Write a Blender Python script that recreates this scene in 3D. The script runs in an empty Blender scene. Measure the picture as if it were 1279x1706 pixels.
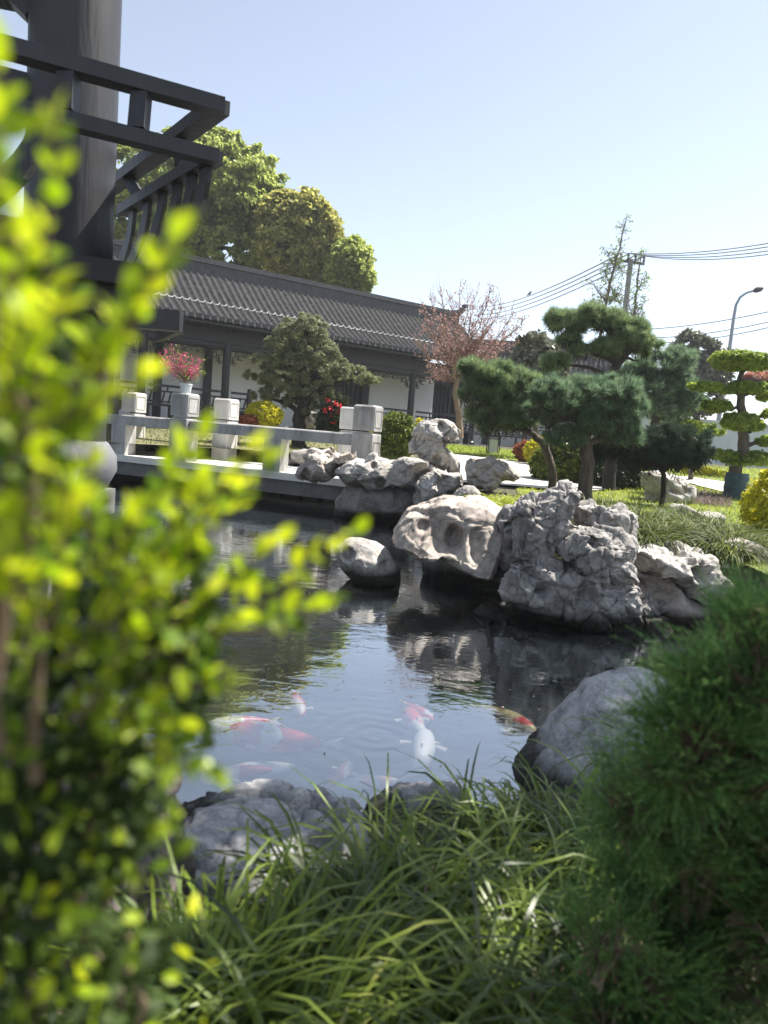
import bpy, bmesh, math, random
import numpy as np
from mathutils import Vector, noise as mnoise

# ------------------------------------------------------------ camera, sky, sun, exposure
S = bpy.context.scene
C = S.collection
F_PX, PITCH, ROLL, EYE = 1200.0, math.radians(6.3), math.radians(4.6), 1.2
_fw = np.array([0, math.cos(PITCH), -math.sin(PITCH)])
_u0 = np.array([0, math.sin(PITCH), math.cos(PITCH)])
_r0 = np.array([1.0, 0, 0])
CR = math.cos(ROLL)*_r0 + math.sin(ROLL)*_u0
CU = math.cos(ROLL)*_u0 - math.sin(ROLL)*_r0
cam_d = bpy.data.cameras.new('camera'); cam = bpy.data.objects.new('camera', cam_d); C.objects.link(cam)
from mathutils import Matrix
cam.matrix_world = Matrix(((CR[0], CU[0], -_fw[0], 0), (CR[1], CU[1], -_fw[1], 0), (CR[2], CU[2], -_fw[2], EYE), (0, 0, 0, 1)))
cam_d.sensor_width = 36; cam_d.sensor_fit = 'AUTO'; cam_d.lens = F_PX/1706*36
cam_d.clip_start = 0.02; cam_d.clip_end = 3000
cam_d.dof.use_dof = True; cam_d.dof.focus_distance = 8.0; cam_d.dof.aperture_fstop = cam_d.lens/7.0
S.camera = cam
SUN_EL, SUN_AZ = math.radians(58), math.radians(62)      # azimuth from +Y towards +X
W = bpy.data.worlds.new("World"); S.world = W; W.use_nodes = True
wn = W.node_tree.nodes; wl = W.node_tree.links
sky = wn.new('ShaderNodeTexSky'); sky.sky_type = 'NISHITA'; sky.sun_disc = False
sky.sun_elevation = SUN_EL; sky.sun_rotation = SUN_AZ
sky.air_density = 1.0; sky.dust_density = .4; sky.ozone_density = 1.6
hs = wn.new('ShaderNodeHueSaturation'); hs.inputs['Saturation'].default_value = .62; wl.new(sky.outputs[0], hs.inputs['Color']); wl.new(hs.outputs[0], wn['Background'].inputs[0]); wn['Background'].inputs[1].default_value = 0.09
sd = bpy.data.lights.new('sun', 'SUN'); sd.energy = 5.0; sd.angle = math.radians(0.55); sd.color = (1, .95, .87)
sun = bpy.data.objects.new('sun', sd); C.objects.link(sun)
sdir = Vector((math.sin(SUN_AZ)*math.cos(SUN_EL), math.cos(SUN_AZ)*math.cos(SUN_EL), math.sin(SUN_EL)))
sun.rotation_euler = sdir.to_track_quat('Z', 'Y').to_euler()
S.view_settings.view_transform = 'Standard'; S.view_settings.look = 'None'
S.view_settings.exposure = 1.22; S.view_settings.gamma = 1.0
S.cycles.max_bounces = 7; S.cycles.transparent_max_bounces = 12; S.cycles.use_denoising = True
S.cycles.diffuse_bounces = 3; S.cycles.glossy_bounces = 3; S.cycles.transmission_bounces = 4
S.cycles.caustics_reflective = False; S.cycles.caustics_refractive = False

# ------------------------------------------------------------ photo rays used to measure where things stand
def ray(x, y): return _fw + CR*(x-639.5)/F_PX - CU*(y-853.0)/F_PX
def PY(x, y, Y):                       # point at depth Y
    d = ray(x, y); return np.array([0, 0, EYE]) + d*(Y/d[1])
def PZ(x, y, z):                       # point at height z
    d = ray(x, y); return np.array([0, 0, EYE]) + d*((z-EYE)/d[2])
def gz0(Y):
    Y = np.asarray(Y, float)
    return np.interp(Y, [-5, .9, 1.7, 3.0, 5, 7, 24, 4000], [.24, .22, .08, .12, .44, .50, 1.01, 1.01])
def PG(x, y):                          # point on the ground slope
    Y = 10.0
    for _ in range(40): Y = .5*Y + .5*PZ(x, y, float(gz0(Y)))[1]
    return PZ(x, y, float(gz0(Y)))

# ------------------------------------------------------------ scene helpers
def link(o, parent=None):
    C.objects.link(o)
    if parent is not None: o.parent = parent
    return o
def tag(o, label=None, cat=None, group=None, kind=None):
    if label: o['label'] = label
    if cat: o['category'] = cat
    if group: o['group'] = group
    if kind: o['kind'] = kind
    return o
def empty(name, loc, label, cat, group=None, rz=0):
    o = bpy.data.objects.new(name, None); o.location = [float(v) for v in loc]; o.rotation_euler = (0, 0, rz)
    o.empty_display_size = .1
    link(o); return tag(o, label, cat, group)
def local(parent, V):                  # world verts -> parent's local frame (parents here are unparented, z-rotated)
    if parent is None: return V
    chain = []; p = parent
    while p is not None: chain.append(p); p = p.parent
    V = np.array(V, float)
    for p in reversed(chain):
        V = V - np.array(p.location)
        a = -p.rotation_euler[2]
        if a: V = np.stack([V[:, 0]*math.cos(a)-V[:, 1]*math.sin(a), V[:, 0]*math.sin(a)+V[:, 1]*math.cos(a), V[:, 2]], 1)
    return V
def mesh_np(name, V, faces, mat, parent=None, smooth=False, world=True, midx=None):
    """faces: list of int arrays (n,k) or python list of tuples. mat: material or list"""
    V = np.asarray(V, float)
    if world: V = local(parent, V)
    me = bpy.data.meshes.new(name)
    if isinstance(faces, np.ndarray): faces = [faces]
    if len(faces) and isinstance(faces[0], np.ndarray):
        loops = np.concatenate([f.ravel() for f in faces]).astype(np.int32)
        tot = np.concatenate([np.full(len(f), f.shape[1]) for f in faces]).astype(np.int32)
        st = np.concatenate([[0], np.cumsum(tot)[:-1]]).astype(np.int32)
        me.vertices.add(len(V)); me.vertices.foreach_set('co', V.astype(np.float32).ravel())
        me.loops.add(len(loops)); me.loops.foreach_set('vertex_index', loops)
        me.polygons.add(len(tot)); me.polygons.foreach_set('loop_start', st); me.polygons.foreach_set('loop_total', tot)
        me.update(calc_edges=True)
    else:
        me.from_pydata([tuple(v) for v in V], [], [tuple(int(i) for i in f) for f in faces]); me.update()
    for m in (mat if isinstance(mat, (list, tuple)) else [mat]): me.materials.append(m)
    if midx is not None: me.polygons.foreach_set('material_index', np.asarray(midx, np.int32))
    if smooth: me.polygons.foreach_set('use_smooth', np.ones(len(me.polygons), bool))
    o = bpy.data.objects.new(name, me); return link(o, parent)
class MB:
    """collects simple solids, builds ONE mesh"""
    def __init__(s): s.V = []; s.F = []
    def add(s, V, F):
        b = len(s.V); s.V += [tuple(map(float, v)) for v in V]; s.F += [tuple(i+b for i in f) for f in F]
    def box(s, c, d, rz=0.0, ch=0.0):
        x, y, z = d[0]/2, d[1]/2, d[2]/2
        if ch:
            ring = [(x-ch, y), (-x+ch, y), (-x, y-ch), (-x, -y+ch), (-x+ch, -y), (x-ch, -y), (x, -y+ch), (x, y-ch)]
            top = [((x-2*ch if abs(px) > x-ch*.5 else px) if 0 else px*(x-ch)/x, py*(y-ch)/y) for px, py in ring]
            V = [(px, py, -z) for px, py in ring] + [(px, py, z-ch) for px, py in ring] + [(px, py, z) for px, py in top]
            F = [tuple(reversed(range(8))), tuple(range(16, 24))]
            for k in range(2):
                for i in range(8): j = (i+1) % 8; F.append((k*8+i, k*8+j, k*8+8+j, k*8+8+i))
        else:
            V = [(sx*x, sy*y, sz*z) for sz in (-1, 1) for sx, sy in ((-1, -1), (1, -1), (1, 1), (-1, 1))]
            F = [(3, 2, 1, 0), (4, 5, 6, 7), (0, 1, 5, 4), (1, 2, 6, 5), (2, 3, 7, 6), (3, 0, 4, 7)]
        a, b = math.cos(rz), math.sin(rz)
        s.add([(c[0]+v[0]*a-v[1]*b, c[1]+v[0]*b+v[1]*a, c[2]+v[2]) for v in V], F)
    def bar(s, p, q, w, h, up=(0, 0, 1)):
        p, q = Vector(p), Vector(q); d = (q-p).normalized(); r = d.cross(Vector(up))
        if r.length < 1e-4: r = Vector((1, 0, 0))
        r.normalize(); u = r.cross(d)
        V = [e + r*(sx*w/2) + u*(sz*h/2) for e in (p, q) for sx, sz in ((-1, -1), (1, -1), (1, 1), (-1, 1))]
        s.add(V, [(3, 2, 1, 0), (4, 5, 6, 7), (0, 1, 5, 4), (1, 2, 6, 5), (2, 3, 7, 6), (3, 0, 4, 7)])
    def tube(s, pts, rad, n=8, cap=True):
        pts = [Vector(p) for p in pts]
        if not hasattr(rad, '__len__'): rad = [rad]*len(pts)
        V = []; F = []; r0 = None
        for i, p in enumerate(pts):
            d = (pts[min(i+1, len(pts)-1)]-pts[max(i-1, 0)]).normalized()
            if r0 is None:
                r0 = d.cross(Vector((.3, .9, .2)));  r0.normalize()
            r0 = (r0 - d*r0.dot(d)).normalized(); u = d.cross(r0)
            for k in range(n):
                a = 2*math.pi*k/n; V.append(p + (r0*math.cos(a)+u*math.sin(a))*rad[i])
        for i in range(len(pts)-1):
            for k in range(n):
                j = (k+1) % n; F.append((i*n+k, i*n+j, i*n+n+j, i*n+n+k))
        if cap: F.append(tuple(reversed(range(n)))); F.append(tuple((len(pts)-1)*n+k for k in range(n)))
        s.add(V, F)
    def lathe(s, c, prof, n=24):
        V = []; F = []
        for r, z in prof:
            for k in range(n): a = 2*math.pi*k/n; V.append((c[0]+r*math.cos(a), c[1]+r*math.sin(a), c[2]+z))
        for i in range(len(prof)-1):
            for k in range(n):
                j = (k+1) % n; F.append((i*n+k, i*n+j, i*n+n+j, i*n+n+k))
        F.append(tuple(reversed(range(n)))); F.append(tuple((len(prof)-1)*n+k for k in range(n)))
        s.add(V, F)
    def prism(s, poly, z0, z1):
        n = len(poly); V = [(p[0], p[1], z0) for p in poly]+[(p[0], p[1], z1) for p in poly]
        F = [tuple(reversed(range(n))), tuple(range(n, 2*n))]+[(i, (i+1) % n, n+(i+1) % n, n+i) for i in range(n)]
        s.add(V, F)
    def build(s, name, mat, parent=None, smooth=False, world=True):
        o = mesh_np(name, np.array(s.V), s.F, mat, parent, False, world)
        if smooth:
            o.data.polygons.foreach_set('use_smooth', np.ones(len(o.data.polygons), bool))
            o.data.set_sharp_from_angle(angle=math.radians(40))
        return o

# ------------------------------------------------------------ materials
def new_mat(name):
    m = bpy.data.materials.new(name); m.use_nodes = True
    return m, m.node_tree.nodes, m.node_tree.links
def solid(name, c1, c2=None, rough=.7, scale=6, bump=0.0, bscale=40, spec=.4, stretch=None, metal=0):
    m, n, l = new_mat(name); b = n['Principled BSDF']
    b.inputs['Roughness'].default_value = rough; b.inputs['Specular IOR Level'].default_value = spec
    b.inputs['Metallic'].default_value = metal
    tc = n.new('ShaderNodeTexCoord'); mp = n.new('ShaderNodeMapping'); l.new(tc.outputs['Object'], mp.inputs[0])
    if stretch: mp.inputs['Scale'].default_value = stretch
    if c2 is not None:
        t = n.new('ShaderNodeTexNoise'); t.inputs['Scale'].default_value = scale; t.inputs['Detail'].default_value = 6
        t.inputs['Roughness'].default_value = .65
        l.new(mp.outputs[0], t.inputs[0]); r = n.new('ShaderNodeValToRGB')
        r.color_ramp.elements[0].position = .32; r.color_ramp.elements[1].position = .68
        r.color_ramp.elements[0].color = (*c1, 1); r.color_ramp.elements[1].color = (*c2, 1)
        l.new(t.outputs[0], r.inputs[0]); l.new(r.outputs[0], b.inputs['Base Color'])
    else: b.inputs['Base Color'].default_value = (*c1, 1)
    if bump:
        t = n.new('ShaderNodeTexNoise'); t.inputs['Scale'].default_value = bscale; t.inputs['Detail'].default_value = 5
        l.new(mp.outputs[0], t.inputs[0]); bp = n.new('ShaderNodeBump'); bp.inputs['Strength'].default_value = bump
        bp.inputs['Distance'].default_value = .02; l.new(t.outputs[0], bp.inputs['Height']); l.new(bp.outputs[0], b.inputs['Normal'])
    return m
def leaf_mat(name, c1, c2, transl=.45, rough=.45, c3=None, spec=.25, tcol=None, patch=1.2):
    m, n, l = new_mat(name); n.remove(n['Principled BSDF'])
    g = n.new('ShaderNodeNewGeometry'); tc = n.new('ShaderNodeTexCoord')
    t = n.new('ShaderNodeTexNoise'); t.inputs['Scale'].default_value = patch; t.inputs['Detail'].default_value = 3
    l.new(tc.outputs['Object'], t.inputs[0])
    a = n.new('ShaderNodeMath'); a.operation = 'MULTIPLY_ADD'; l.new(g.outputs['Random Per Island'], a.inputs[0]); a.inputs[1].default_value = .6
    b2 = n.new('ShaderNodeMath'); b2.operation = 'MULTIPLY_ADD'; l.new(t.outputs[0], b2.inputs[0]); b2.inputs[1].default_value = 1.1; b2.inputs[2].default_value = -.33
    l.new(b2.outputs[0], a.inputs[2])
    r = n.new('ShaderNodeValToRGB'); e = r.color_ramp.elements
    e[0].position = .15; e[1].position = .85; e[0].color = (*c1, 1); e[1].color = (*c2, 1)
    if c3: x = e.new(.97); x.color = (*c3, 1)
    l.new(a.outputs[0], r.inputs[0])
    p = n.new('ShaderNodeBsdfPrincipled'); p.inputs['Roughness'].default_value = rough; p.inputs['Specular IOR Level'].default_value = spec
    l.new(r.outputs[0], p.inputs['Base Color'])
    tr = n.new('ShaderNodeBsdfTranslucent')
    if tcol:
        mx = n.new('ShaderNodeMix'); mx.data_type = 'RGBA'; mx.blend_type = 'MULTIPLY'; mx.inputs[0].default_value = 1
        l.new(r.outputs[0], mx.inputs[6]); mx.inputs[7].default_value = (*tcol, 1); l.new(mx.outputs[2], tr.inputs[0])
    else: l.new(r.outputs[0], tr.inputs[0])
    ms = n.new('ShaderNodeMixShader'); ms.inputs[0].default_value = transl
    l.new(p.outputs[0], ms.inputs[1]); l.new(tr.outputs[0], ms.inputs[2]); l.new(ms.outputs[0], n['Material Output'].inputs[0])
    return m
def rock_mat(name, light, mid, dark, bscale=9, bump=.6, pale=.55, streak=None, wet=True):
    m, n, l = new_mat(name); b = n['Principled BSDF']; b.inputs['Roughness'].default_value = .82; b.inputs['Specular IOR Level'].default_value = .25
    tc = n.new('ShaderNodeTexCoord'); mp = n.new('ShaderNodeMapping'); l.new(tc.outputs['Object'], mp.inputs[0])
    if streak: mp.inputs['Scale'].default_value = streak
    t1 = n.new('ShaderNodeTexNoise'); t1.inputs['Scale'].default_value = bscale*.6; t1.inputs['Detail'].default_value = 8; t1.inputs['Roughness'].default_value = .7; t1.inputs['Distortion'].default_value = .6
    l.new(mp.outputs[0], t1.inputs[0]); r = n.new('ShaderNodeValToRGB'); e = r.color_ramp.elements
    e[0].position = .30; e[0].color = (*dark, 1); e[1].position = .70; e[1].color = (*light, 1); x = e.new(.47); x.color = (*mid, 1)
    l.new(t1.outputs[0], r.inputs[0])
    t2 = n.new('ShaderNodeTexNoise'); t2.inputs['Scale'].default_value = bscale*5; t2.inputs['Detail'].default_value = 6; t2.inputs['Roughness'].default_value = .75
    l.new(mp.outputs[0], t2.inputs[0])
    m1 = n.new('ShaderNodeMix'); m1.data_type = 'RGBA'; m1.blend_type = 'MULTIPLY'; m1.inputs[0].default_value = .6
    r2 = n.new('ShaderNodeValToRGB'); r2.color_ramp.elements[0].position = .35; r2.color_ramp.elements[0].color = (.5, .5, .5, 1); r2.color_ramp.elements[1].position = .6; r2.color_ramp.elements[1].color = (1.15, 1.15, 1.15, 1)
    l.new(t2.outputs[0], r2.inputs[0]); l.new(r.outputs[0], m1.inputs[6]); l.new(r2.outputs[0], m1.inputs[7])
    last = m1.outputs[2]
    v = n.new('ShaderNodeTexVoronoi'); v.feature = 'DISTANCE_TO_EDGE'; v.inputs['Scale'].default_value = bscale*.55; l.new(mp.outputs[0], v.inputs[0])
    # distorted cracks
    dn = n.new('ShaderNodeVectorMath'); dn.operation = 'MULTIPLY_ADD'; l.new(t1.outputs['Color'], dn.inputs[0]); dn.inputs[1].default_value = (.5, .5, .5); l.new(mp.outputs[0], dn.inputs[2]); l.new(dn.outputs[0], v.inputs[0])
    rc = n.new('ShaderNodeValToRGB'); rc.color_ramp.elements[0].position = 0; rc.color_ramp.elements[0].color = (.35, .35, .35, 1); rc.color_ramp.elements[1].position = .05
    l.new(v.outputs[0], rc.inputs[0]); m2 = n.new('ShaderNodeMix'); m2.data_type = 'RGBA'; m2.blend_type = 'MULTIPLY'; m2.inputs[0].default_value = .45
    l.new(last, m2.inputs[6]); l.new(rc.outputs[0], m2.inputs[7]); last = m2.outputs[2]
    if wet:   # algae-dark band at the water line (a stain with its own height)
        geo = n.new('ShaderNodeNewGeometry'); sx = n.new('ShaderNodeSeparateXYZ'); l.new(geo.outputs['Position'], sx.inputs[0])
        ad = n.new('ShaderNodeMath'); ad.operation = 'MULTIPLY_ADD'; l.new(t1.outputs[0], ad.inputs[0]); ad.inputs[1].default_value = -.16; l.new(sx.outputs[2], ad.inputs[2])
        rw = n.new('ShaderNodeValToRGB'); rw.color_ramp.elements[0].position = .0; rw.color_ramp.elements[0].color = (.1, .1, .085, 1); rw.color_ramp.elements[1].position = .07; rw.color_ramp.elements[1].color = (1, 1, 1, 1)
        l.new(ad.outputs[0], rw.inputs[0]); m3 = n.new('ShaderNodeMix'); m3.data_type = 'RGBA'; m3.blend_type = 'MULTIPLY'; m3.inputs[0].default_value = 1
        l.new(last, m3.inputs[6]); l.new(rw.outputs[0], m3.inputs[7]); last = m3.outputs[2]
    l.new(last, b.inputs['Base Color'])
    bp = n.new('ShaderNodeBump'); bp.inputs['Strength'].default_value = bump; bp.inputs['Distance'].default_value = .03; l.new(t1.outputs[0], bp.inputs['Height'])
    bp2 = n.new('ShaderNodeBump'); bp2.inputs['Strength'].default_value = bump*.8; bp2.inputs['Distance'].default_value = .008; l.new(t2.outputs[0], bp2.inputs['Height']); l.new(bp.outputs[0], bp2.inputs['Normal'])
    l.new(bp2.outputs[0], b.inputs['Normal'])
    return m

M = {}
M['dark_wood'] = solid('dark_wood', (.016, .016, .019), (.028, .028, .031), .45, 3, .15, 60, .4, (1, 1, 6))
M['pav_wood'] = solid('pavilion_paint', (.022, .023, .027), (.042, .042, .047), .5, 5, .25, 30, .45, (1, 1, .15))
M['plaster'] = solid('white_plaster', (.80, .79, .76), (.90, .89, .87), .85, 1.5, .05, 30)
M['marble'] = solid('grey_stone', (.20, .195, .19), (.50, .49, .465), .7, 5, .2, 60, .3, (1, 1, .35))
M['marble_bounce_lit'] = solid('bounce_lit_stone', (.50, .48, .45), (.66, .64, .60), .7, 6, .15, 60, .3, (1, 1, .4))  # paler copy for back posts and rail, painting in light bounced off the deck
M['deck'] = solid('deck_stone', (.62, .61, .55), (.8, .78, .72), .75, 4, .1, 80)
M['fascia'] = solid('fascia_stone', (.10, .10, .10), (.2, .2, .195), .8, 3, .2, 40)
M['granite'] = solid('granite', (.10, .10, .11), (.22, .22, .235), .75, 160, .1, 200)
M['bark'] = solid('bark', (.05, .04, .032), (.15, .125, .10), .9, 14, .9, 45, .2, (1, 1, .3))
M['bark_dark'] = solid('dark_bark', (.02, .018, .015), (.06, .05, .042), .9, 14, .9, 45, .2, (1, 1, .3))
M['twig'] = solid('twig', (.13, .09, .06), (.22, .16, .1), .8, 30)
M['soil'] = solid('soil', (.025, .02, .015), (.06, .048, .035), .95, 8, .8, 30)

# ------------------------------------------------------------ leaf generators (numpy)
def rng_(s): return np.random.default_rng(s)
def unit(v): return v/np.maximum(np.linalg.norm(v, axis=-1, keepdims=True), 1e-9)
def diamonds(P, D, N, L, Wd, fold=.0):
    """P base, D direction, N normal, L length (n,), Wd width -> pointed 4-vert leaves"""
    D = unit(D); Sd = unit(np.cross(D, N)); L = np.asarray(L)[:, None]; Wd = np.asarray(Wd)[:, None]
    Nn = np.cross(Sd, D)
    V = np.stack([P, P+D*L*.5+Sd*Wd*.5+Nn*fold*Wd, P+D*L, P+D*L*.5-Sd*Wd*.5+Nn*fold*Wd], 1)
    n = len(P); F = np.arange(4*n).reshape(n, 4)
    return V.reshape(-1, 3), F
def fine_leaves(P, D, N, L, Wd, curl=.15, fold=.15):
    D = unit(D); Sd = unit(np.cross(D, N)); Nn = np.cross(Sd, D); L = np.asarray(L)[:, None]; Wd = np.asarray(Wd)[:, None]
    row = []
    for t, w in ((0, 0), (.22, .72), (.5, 1.0), (.78, .7), (1, 0)):
        c = P + D*L*t - Nn*L*curl*t*t
        if w == 0: row.append([c])
        else: row.append([c+Sd*Wd*.5*w+Nn*fold*Wd*w, c, c-Sd*Wd*.5*w+Nn*fold*Wd*w])
    V = np.stack([v for r in row for v in r], 1); n = len(P); b = np.arange(n)[:, None]*11
    T = np.concatenate([b+np.array([[0, 1, 2]]), b+np.array([[0, 2, 3]]), b+np.array([[7, 10, 8]]), b+np.array([[8, 10, 9]])])
    Q = np.concatenate([b+np.array([[1, 4, 5, 2]]), b+np.array([[2, 5, 6, 3]]), b+np.array([[4, 7, 8, 5]]), b+np.array([[5, 8, 9, 6]])])
    return V.reshape(-1, 3), [T, Q]
def tris(P, D, N, L, Wd):
    D = unit(D); Sd = unit(np.cross(D, N)); L = np.asarray(L)[:, None]; Wd = np.asarray(Wd)[:, None]
    V = np.stack([P-Sd*Wd*.5, P+Sd*Wd*.5, P+D*L], 1); n = len(P)
    return V.reshape(-1, 3), np.arange(3*n).reshape(n, 3)
def rdir(r, n): return unit(r.normal(size=(n, 3)))
def lobe_points(r, c, rad, n, shell=.5, up=0.0):
    """points in an ellipsoid, shell 0..1 biased to the outside; returns pos, outward"""
    d = rdir(r, n); d[:, 2] += up*r.random(n); d = unit(d)
    k = r.random(n)**(1/3)*(1-shell)+shell*(1-.25*r.random(n)**1.5)
    rad = np.asarray(rad, float)
    return np.asarray(c)+d*rad*k[:, None], unit(d/rad)
def crown(r, lobes, n, sub=60, subr=.3, leaf=(.1, .05), outward=.5, upb=.3, shell=.8):
    """lobes: [(center, radii)]; foliage gathered in clumps over the lobes"""
    vol = np.array([np.prod(np.maximum(l[1], 1e-3))**(2/3) for l in lobes]); vol /= vol.sum()
    Ps = []; Os = []
    for (c, rad), w in zip(lobes, vol):
        ns = max(6, int(sub*w*len(lobes)**.5 if 0 else sub*w)); sc, so = lobe_points(r, c, rad, ns, shell)
        m = int(n*w); k = r.integers(0, ns, m); sr = np.mean(rad)*subr*r.uniform(.6, 1.3, ns)
        off = rdir(r, m)*(r.random(m)**.45)[:, None]; off[:, 2] *= .7
        P = sc[k]+off*sr[k][:, None]; O = unit(so[k]*.6+off)
        Ps.append(P); Os.append(O)
    P = np.concatenate(Ps); O = np.concatenate(Os); n = len(P)
    N = unit(O*outward+rdir(r, n)*.7+np.array([0, 0, upb])); D = unit(np.cross(N, rdir(r, n)))
    s = r.uniform(.7, 1.3, n)
    return P, D, N, s*leaf[0], s*leaf[1]
def cat(parts):
    Vs = []; Fs = []; b = 0
    for V, F in parts:
        if isinstance(F, list): F = F
        else: F = [F]
        Vs.append(V); Fs += [f+b for f in F]; b += len(V)
    return np.concatenate(Vs), Fs
def bez(p, q, n=6, sag=(0, 0, 0), wob=0, r=None):
    p, q = np.asarray(p, float), np.asarray(q, float); out = []
    for i in range(n+1):
        t = i/n; v = p*(1-t)+q*t+np.asarray(sag)*4*t*(1-t)
        if wob and 0 < i < n: v = v+(r.random(3)-.5)*wob
        out.append(v)
    return out

# ------------------------------------------------------------ rocks
def fbm(p, o=4):
    a = 1.0; s = 0
    for _ in range(o): s += a*mnoise.noise(p); p = p*2.03+Vector((3.1, 1.7, 5.3)); a *= .5
    return s
def ridged(p, o=4):
    a = 1.0; s = 0
    for _ in range(o): s += a*(1-abs(mnoise.noise(p))*2); p = p*2.1+Vector((1.1, 4.7, 2.3)); a *= .5
    return s/1.9
def rock(name, label, outline, Y, thick, mat, seed=0, amp=.05, freq=3.0, rid=.0, vox=None, pits=(), parent=None, cat_='rock',
         group=None, power=2.4, tilt=0.0, base=None, facet=0.0, ffreq=2.2, crack=0.0, strat=0.0, blobs=(), lean=0.0, pit_amp=0, pit_freq=6):
    """outline: pixel outline measured in the photo, given real depth Y (m) and thickness; inflated to a solid, then eroded"""
    pts = [PY(x, y, Y) for x, y in outline]
    # resample
    P = np.array(pts); Q = np.roll(P, -1, 0); seg = np.linalg.norm(Q-P, axis=1); per = seg.sum(); n = 44
    cs = np.concatenate([[0], np.cumsum(seg)]); R = []
    for t in np.linspace(0, per, n, endpoint=False):
        i = np.searchsorted(cs, t, side='right')-1; R.append(P[i]+(Q[i]-P[i])*(t-cs[i])/max(seg[i], 1e-9))
    R = np.array(R); c = R.mean(0); V = []; F = []; K = 9
    ks = np.sin(np.linspace(-1, 1, K)*math.pi/2)*.995
    for k in ks:
        s = (1-abs(k)**power)**(1/power); L = c+(R-c)*s; L = L.copy(); L[:, 1] = Y+k*thick/2+(L[:, 2]-c[2])*lean
        V.append(L)
    V = np.concatenate(V)
    for i in range(K-1):
        for j in range(n): jj = (j+1) % n; F.append((i*n+j, i*n+n+j, i*n+n+jj, i*n+jj))
    F.append(tuple(range(n))); F.append(tuple((K-1)*n+j for j in reversed(range(n))))
    mb = MB(); mb.add(V, F)
    for (bx, by, bY, rx, ry, rz) in blobs:
        cc = PY(bx, by, bY); nn = 14; VV = []; FF = []
        for a in range(nn+1):
            th = math.pi*a/nn
            for b in range(2*nn):
                ph = math.pi*b/nn; VV.append((cc[0]+rx*math.sin(th)*math.cos(ph), cc[1]+ry*math.sin(th)*math.sin(ph), cc[2]+rz*math.cos(th)))
        for a in range(nn):
            for b in range(2*nn):
                b2 = (b+1) % (2*nn); FF.append((a*2*nn+b, (a+1)*2*nn+b, (a+1)*2*nn+b2, a*2*nn+b2))
        mb.add(VV, FF)
    if base is None: base = (c[0], Y, float(gz0(Y)) if Y > 20 else 0.0)
    me = bpy.data.meshes.new(name); me.from_pydata(mb.V, [], mb.F); me.update()
    o = bpy.data.objects.new(name, me); C.objects.link(o)
    size = max(np.ptp(R[:, 0]), np.ptp(R[:, 2]), thick)
    md = o.modifiers.new('r', 'REMESH'); md.mode = 'VOXEL'; md.voxel_size = vox or size/75; md.adaptivity = 0
    sm = o.modifiers.new('s', 'SMOOTH'); sm.iterations = 4; sm.factor = .5
    dg = bpy.context.evaluated_depsgraph_get(); ev = o.evaluated_get(dg)
    m2 = bpy.data.meshes.new_from_object(ev); bpy.data.objects.remove(o); bpy.data.meshes.remove(me)
    nv = len(m2.vertices); co = np.empty(nv*3, np.float32); m2.vertices.foreach_get('co', co); co = co.reshape(-1, 3).astype(float)
    no = np.empty(nv*3, np.float32); m2.vertex_normals.foreach_get('vector', no); no = no.reshape(-1, 3)
    off = Vector((seed*7.3, seed*3.1, seed*5.7)); d = np.zeros(nv)
    for i in range(nv):
        p = Vector(co[i]); q = p*freq+off
        w = Vector((mnoise.noise(q*.7), mnoise.noise(q*.7+Vector((9, 0, 0))), mnoise.noise(q*.7+Vector((0, 9, 0)))))*.6
        v = fbm(q+w, 5)*(1-rid)+(ridged(q+w, 5)-.6)*rid*1.3
        if strat:
            a = (p.z*math.cos(tilt)+p.x*math.sin(tilt))*freq*3.2+mnoise.noise(q*.5)*2.2
            v += strat*(abs((a % 1.0)-.5)*2-.5)
        if pit_amp:
            cell = mnoise.cell if 0 else None
            dist = mnoise.voronoi((p*pit_freq+off+w*.6))[0][0]
            v -= pit_amp*max(0, 1-dist*2.1)
        d[i] = v*amp
        if facet:
            for ff, fa in ((ffreq, facet), (ffreq*2.7, facet*.38)):
                dd, pp_ = mnoise.voronoi(p*ff+w*.22+off); g_ = mnoise.random_unit_vector if 0 else mnoise.cell_vector(pp_[0]*17.3)
                g_ = Vector((g_[0]-.5, g_[1]-.5, g_[2]-.5))*2; e_ = p*ff+w*.22+off-pp_[0]
                d[i] += fa*(g_.dot(e_)*.9+(mnoise.cell(pp_[0]*31.7)-.5)*.7)
                if crack: d[i] -= crack*(fa/facet)*max(0, 1-(dd[1]-dd[0])*9)
    co += no*d[:, None]
    for pit in pits:      # hollows
        px, py, pr, dep = pit[:4]; asp = pit[4] if len(pit) > 4 else 1.0
        cc = PY(px, py, Y-thick*.4); r_ = pr*Y/F_PX
        rr = np.hypot(co[:, 0]-cc[0], (co[:, 2]-cc[2])/asp)/r_
        k = np.where(co[:, 1] < Y+thick*.25, np.exp(-np.power(rr, 4.0)), 0)
        co[:, 1] += k*dep
    co -= np.array(base)
    m2.vertices.foreach_set('co', co.astype(np.float32).ravel()); m2.update()
    m2.polygons.foreach_set('use_smooth', np.ones(len(m2.polygons), bool))
    m2.materials.clear(); m2.materials.append(mat); m2.name = name
    o = bpy.data.objects.new(name, m2); o.location = base; link(o)
    if label: tag(o, label, cat_, group)
    return o

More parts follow.
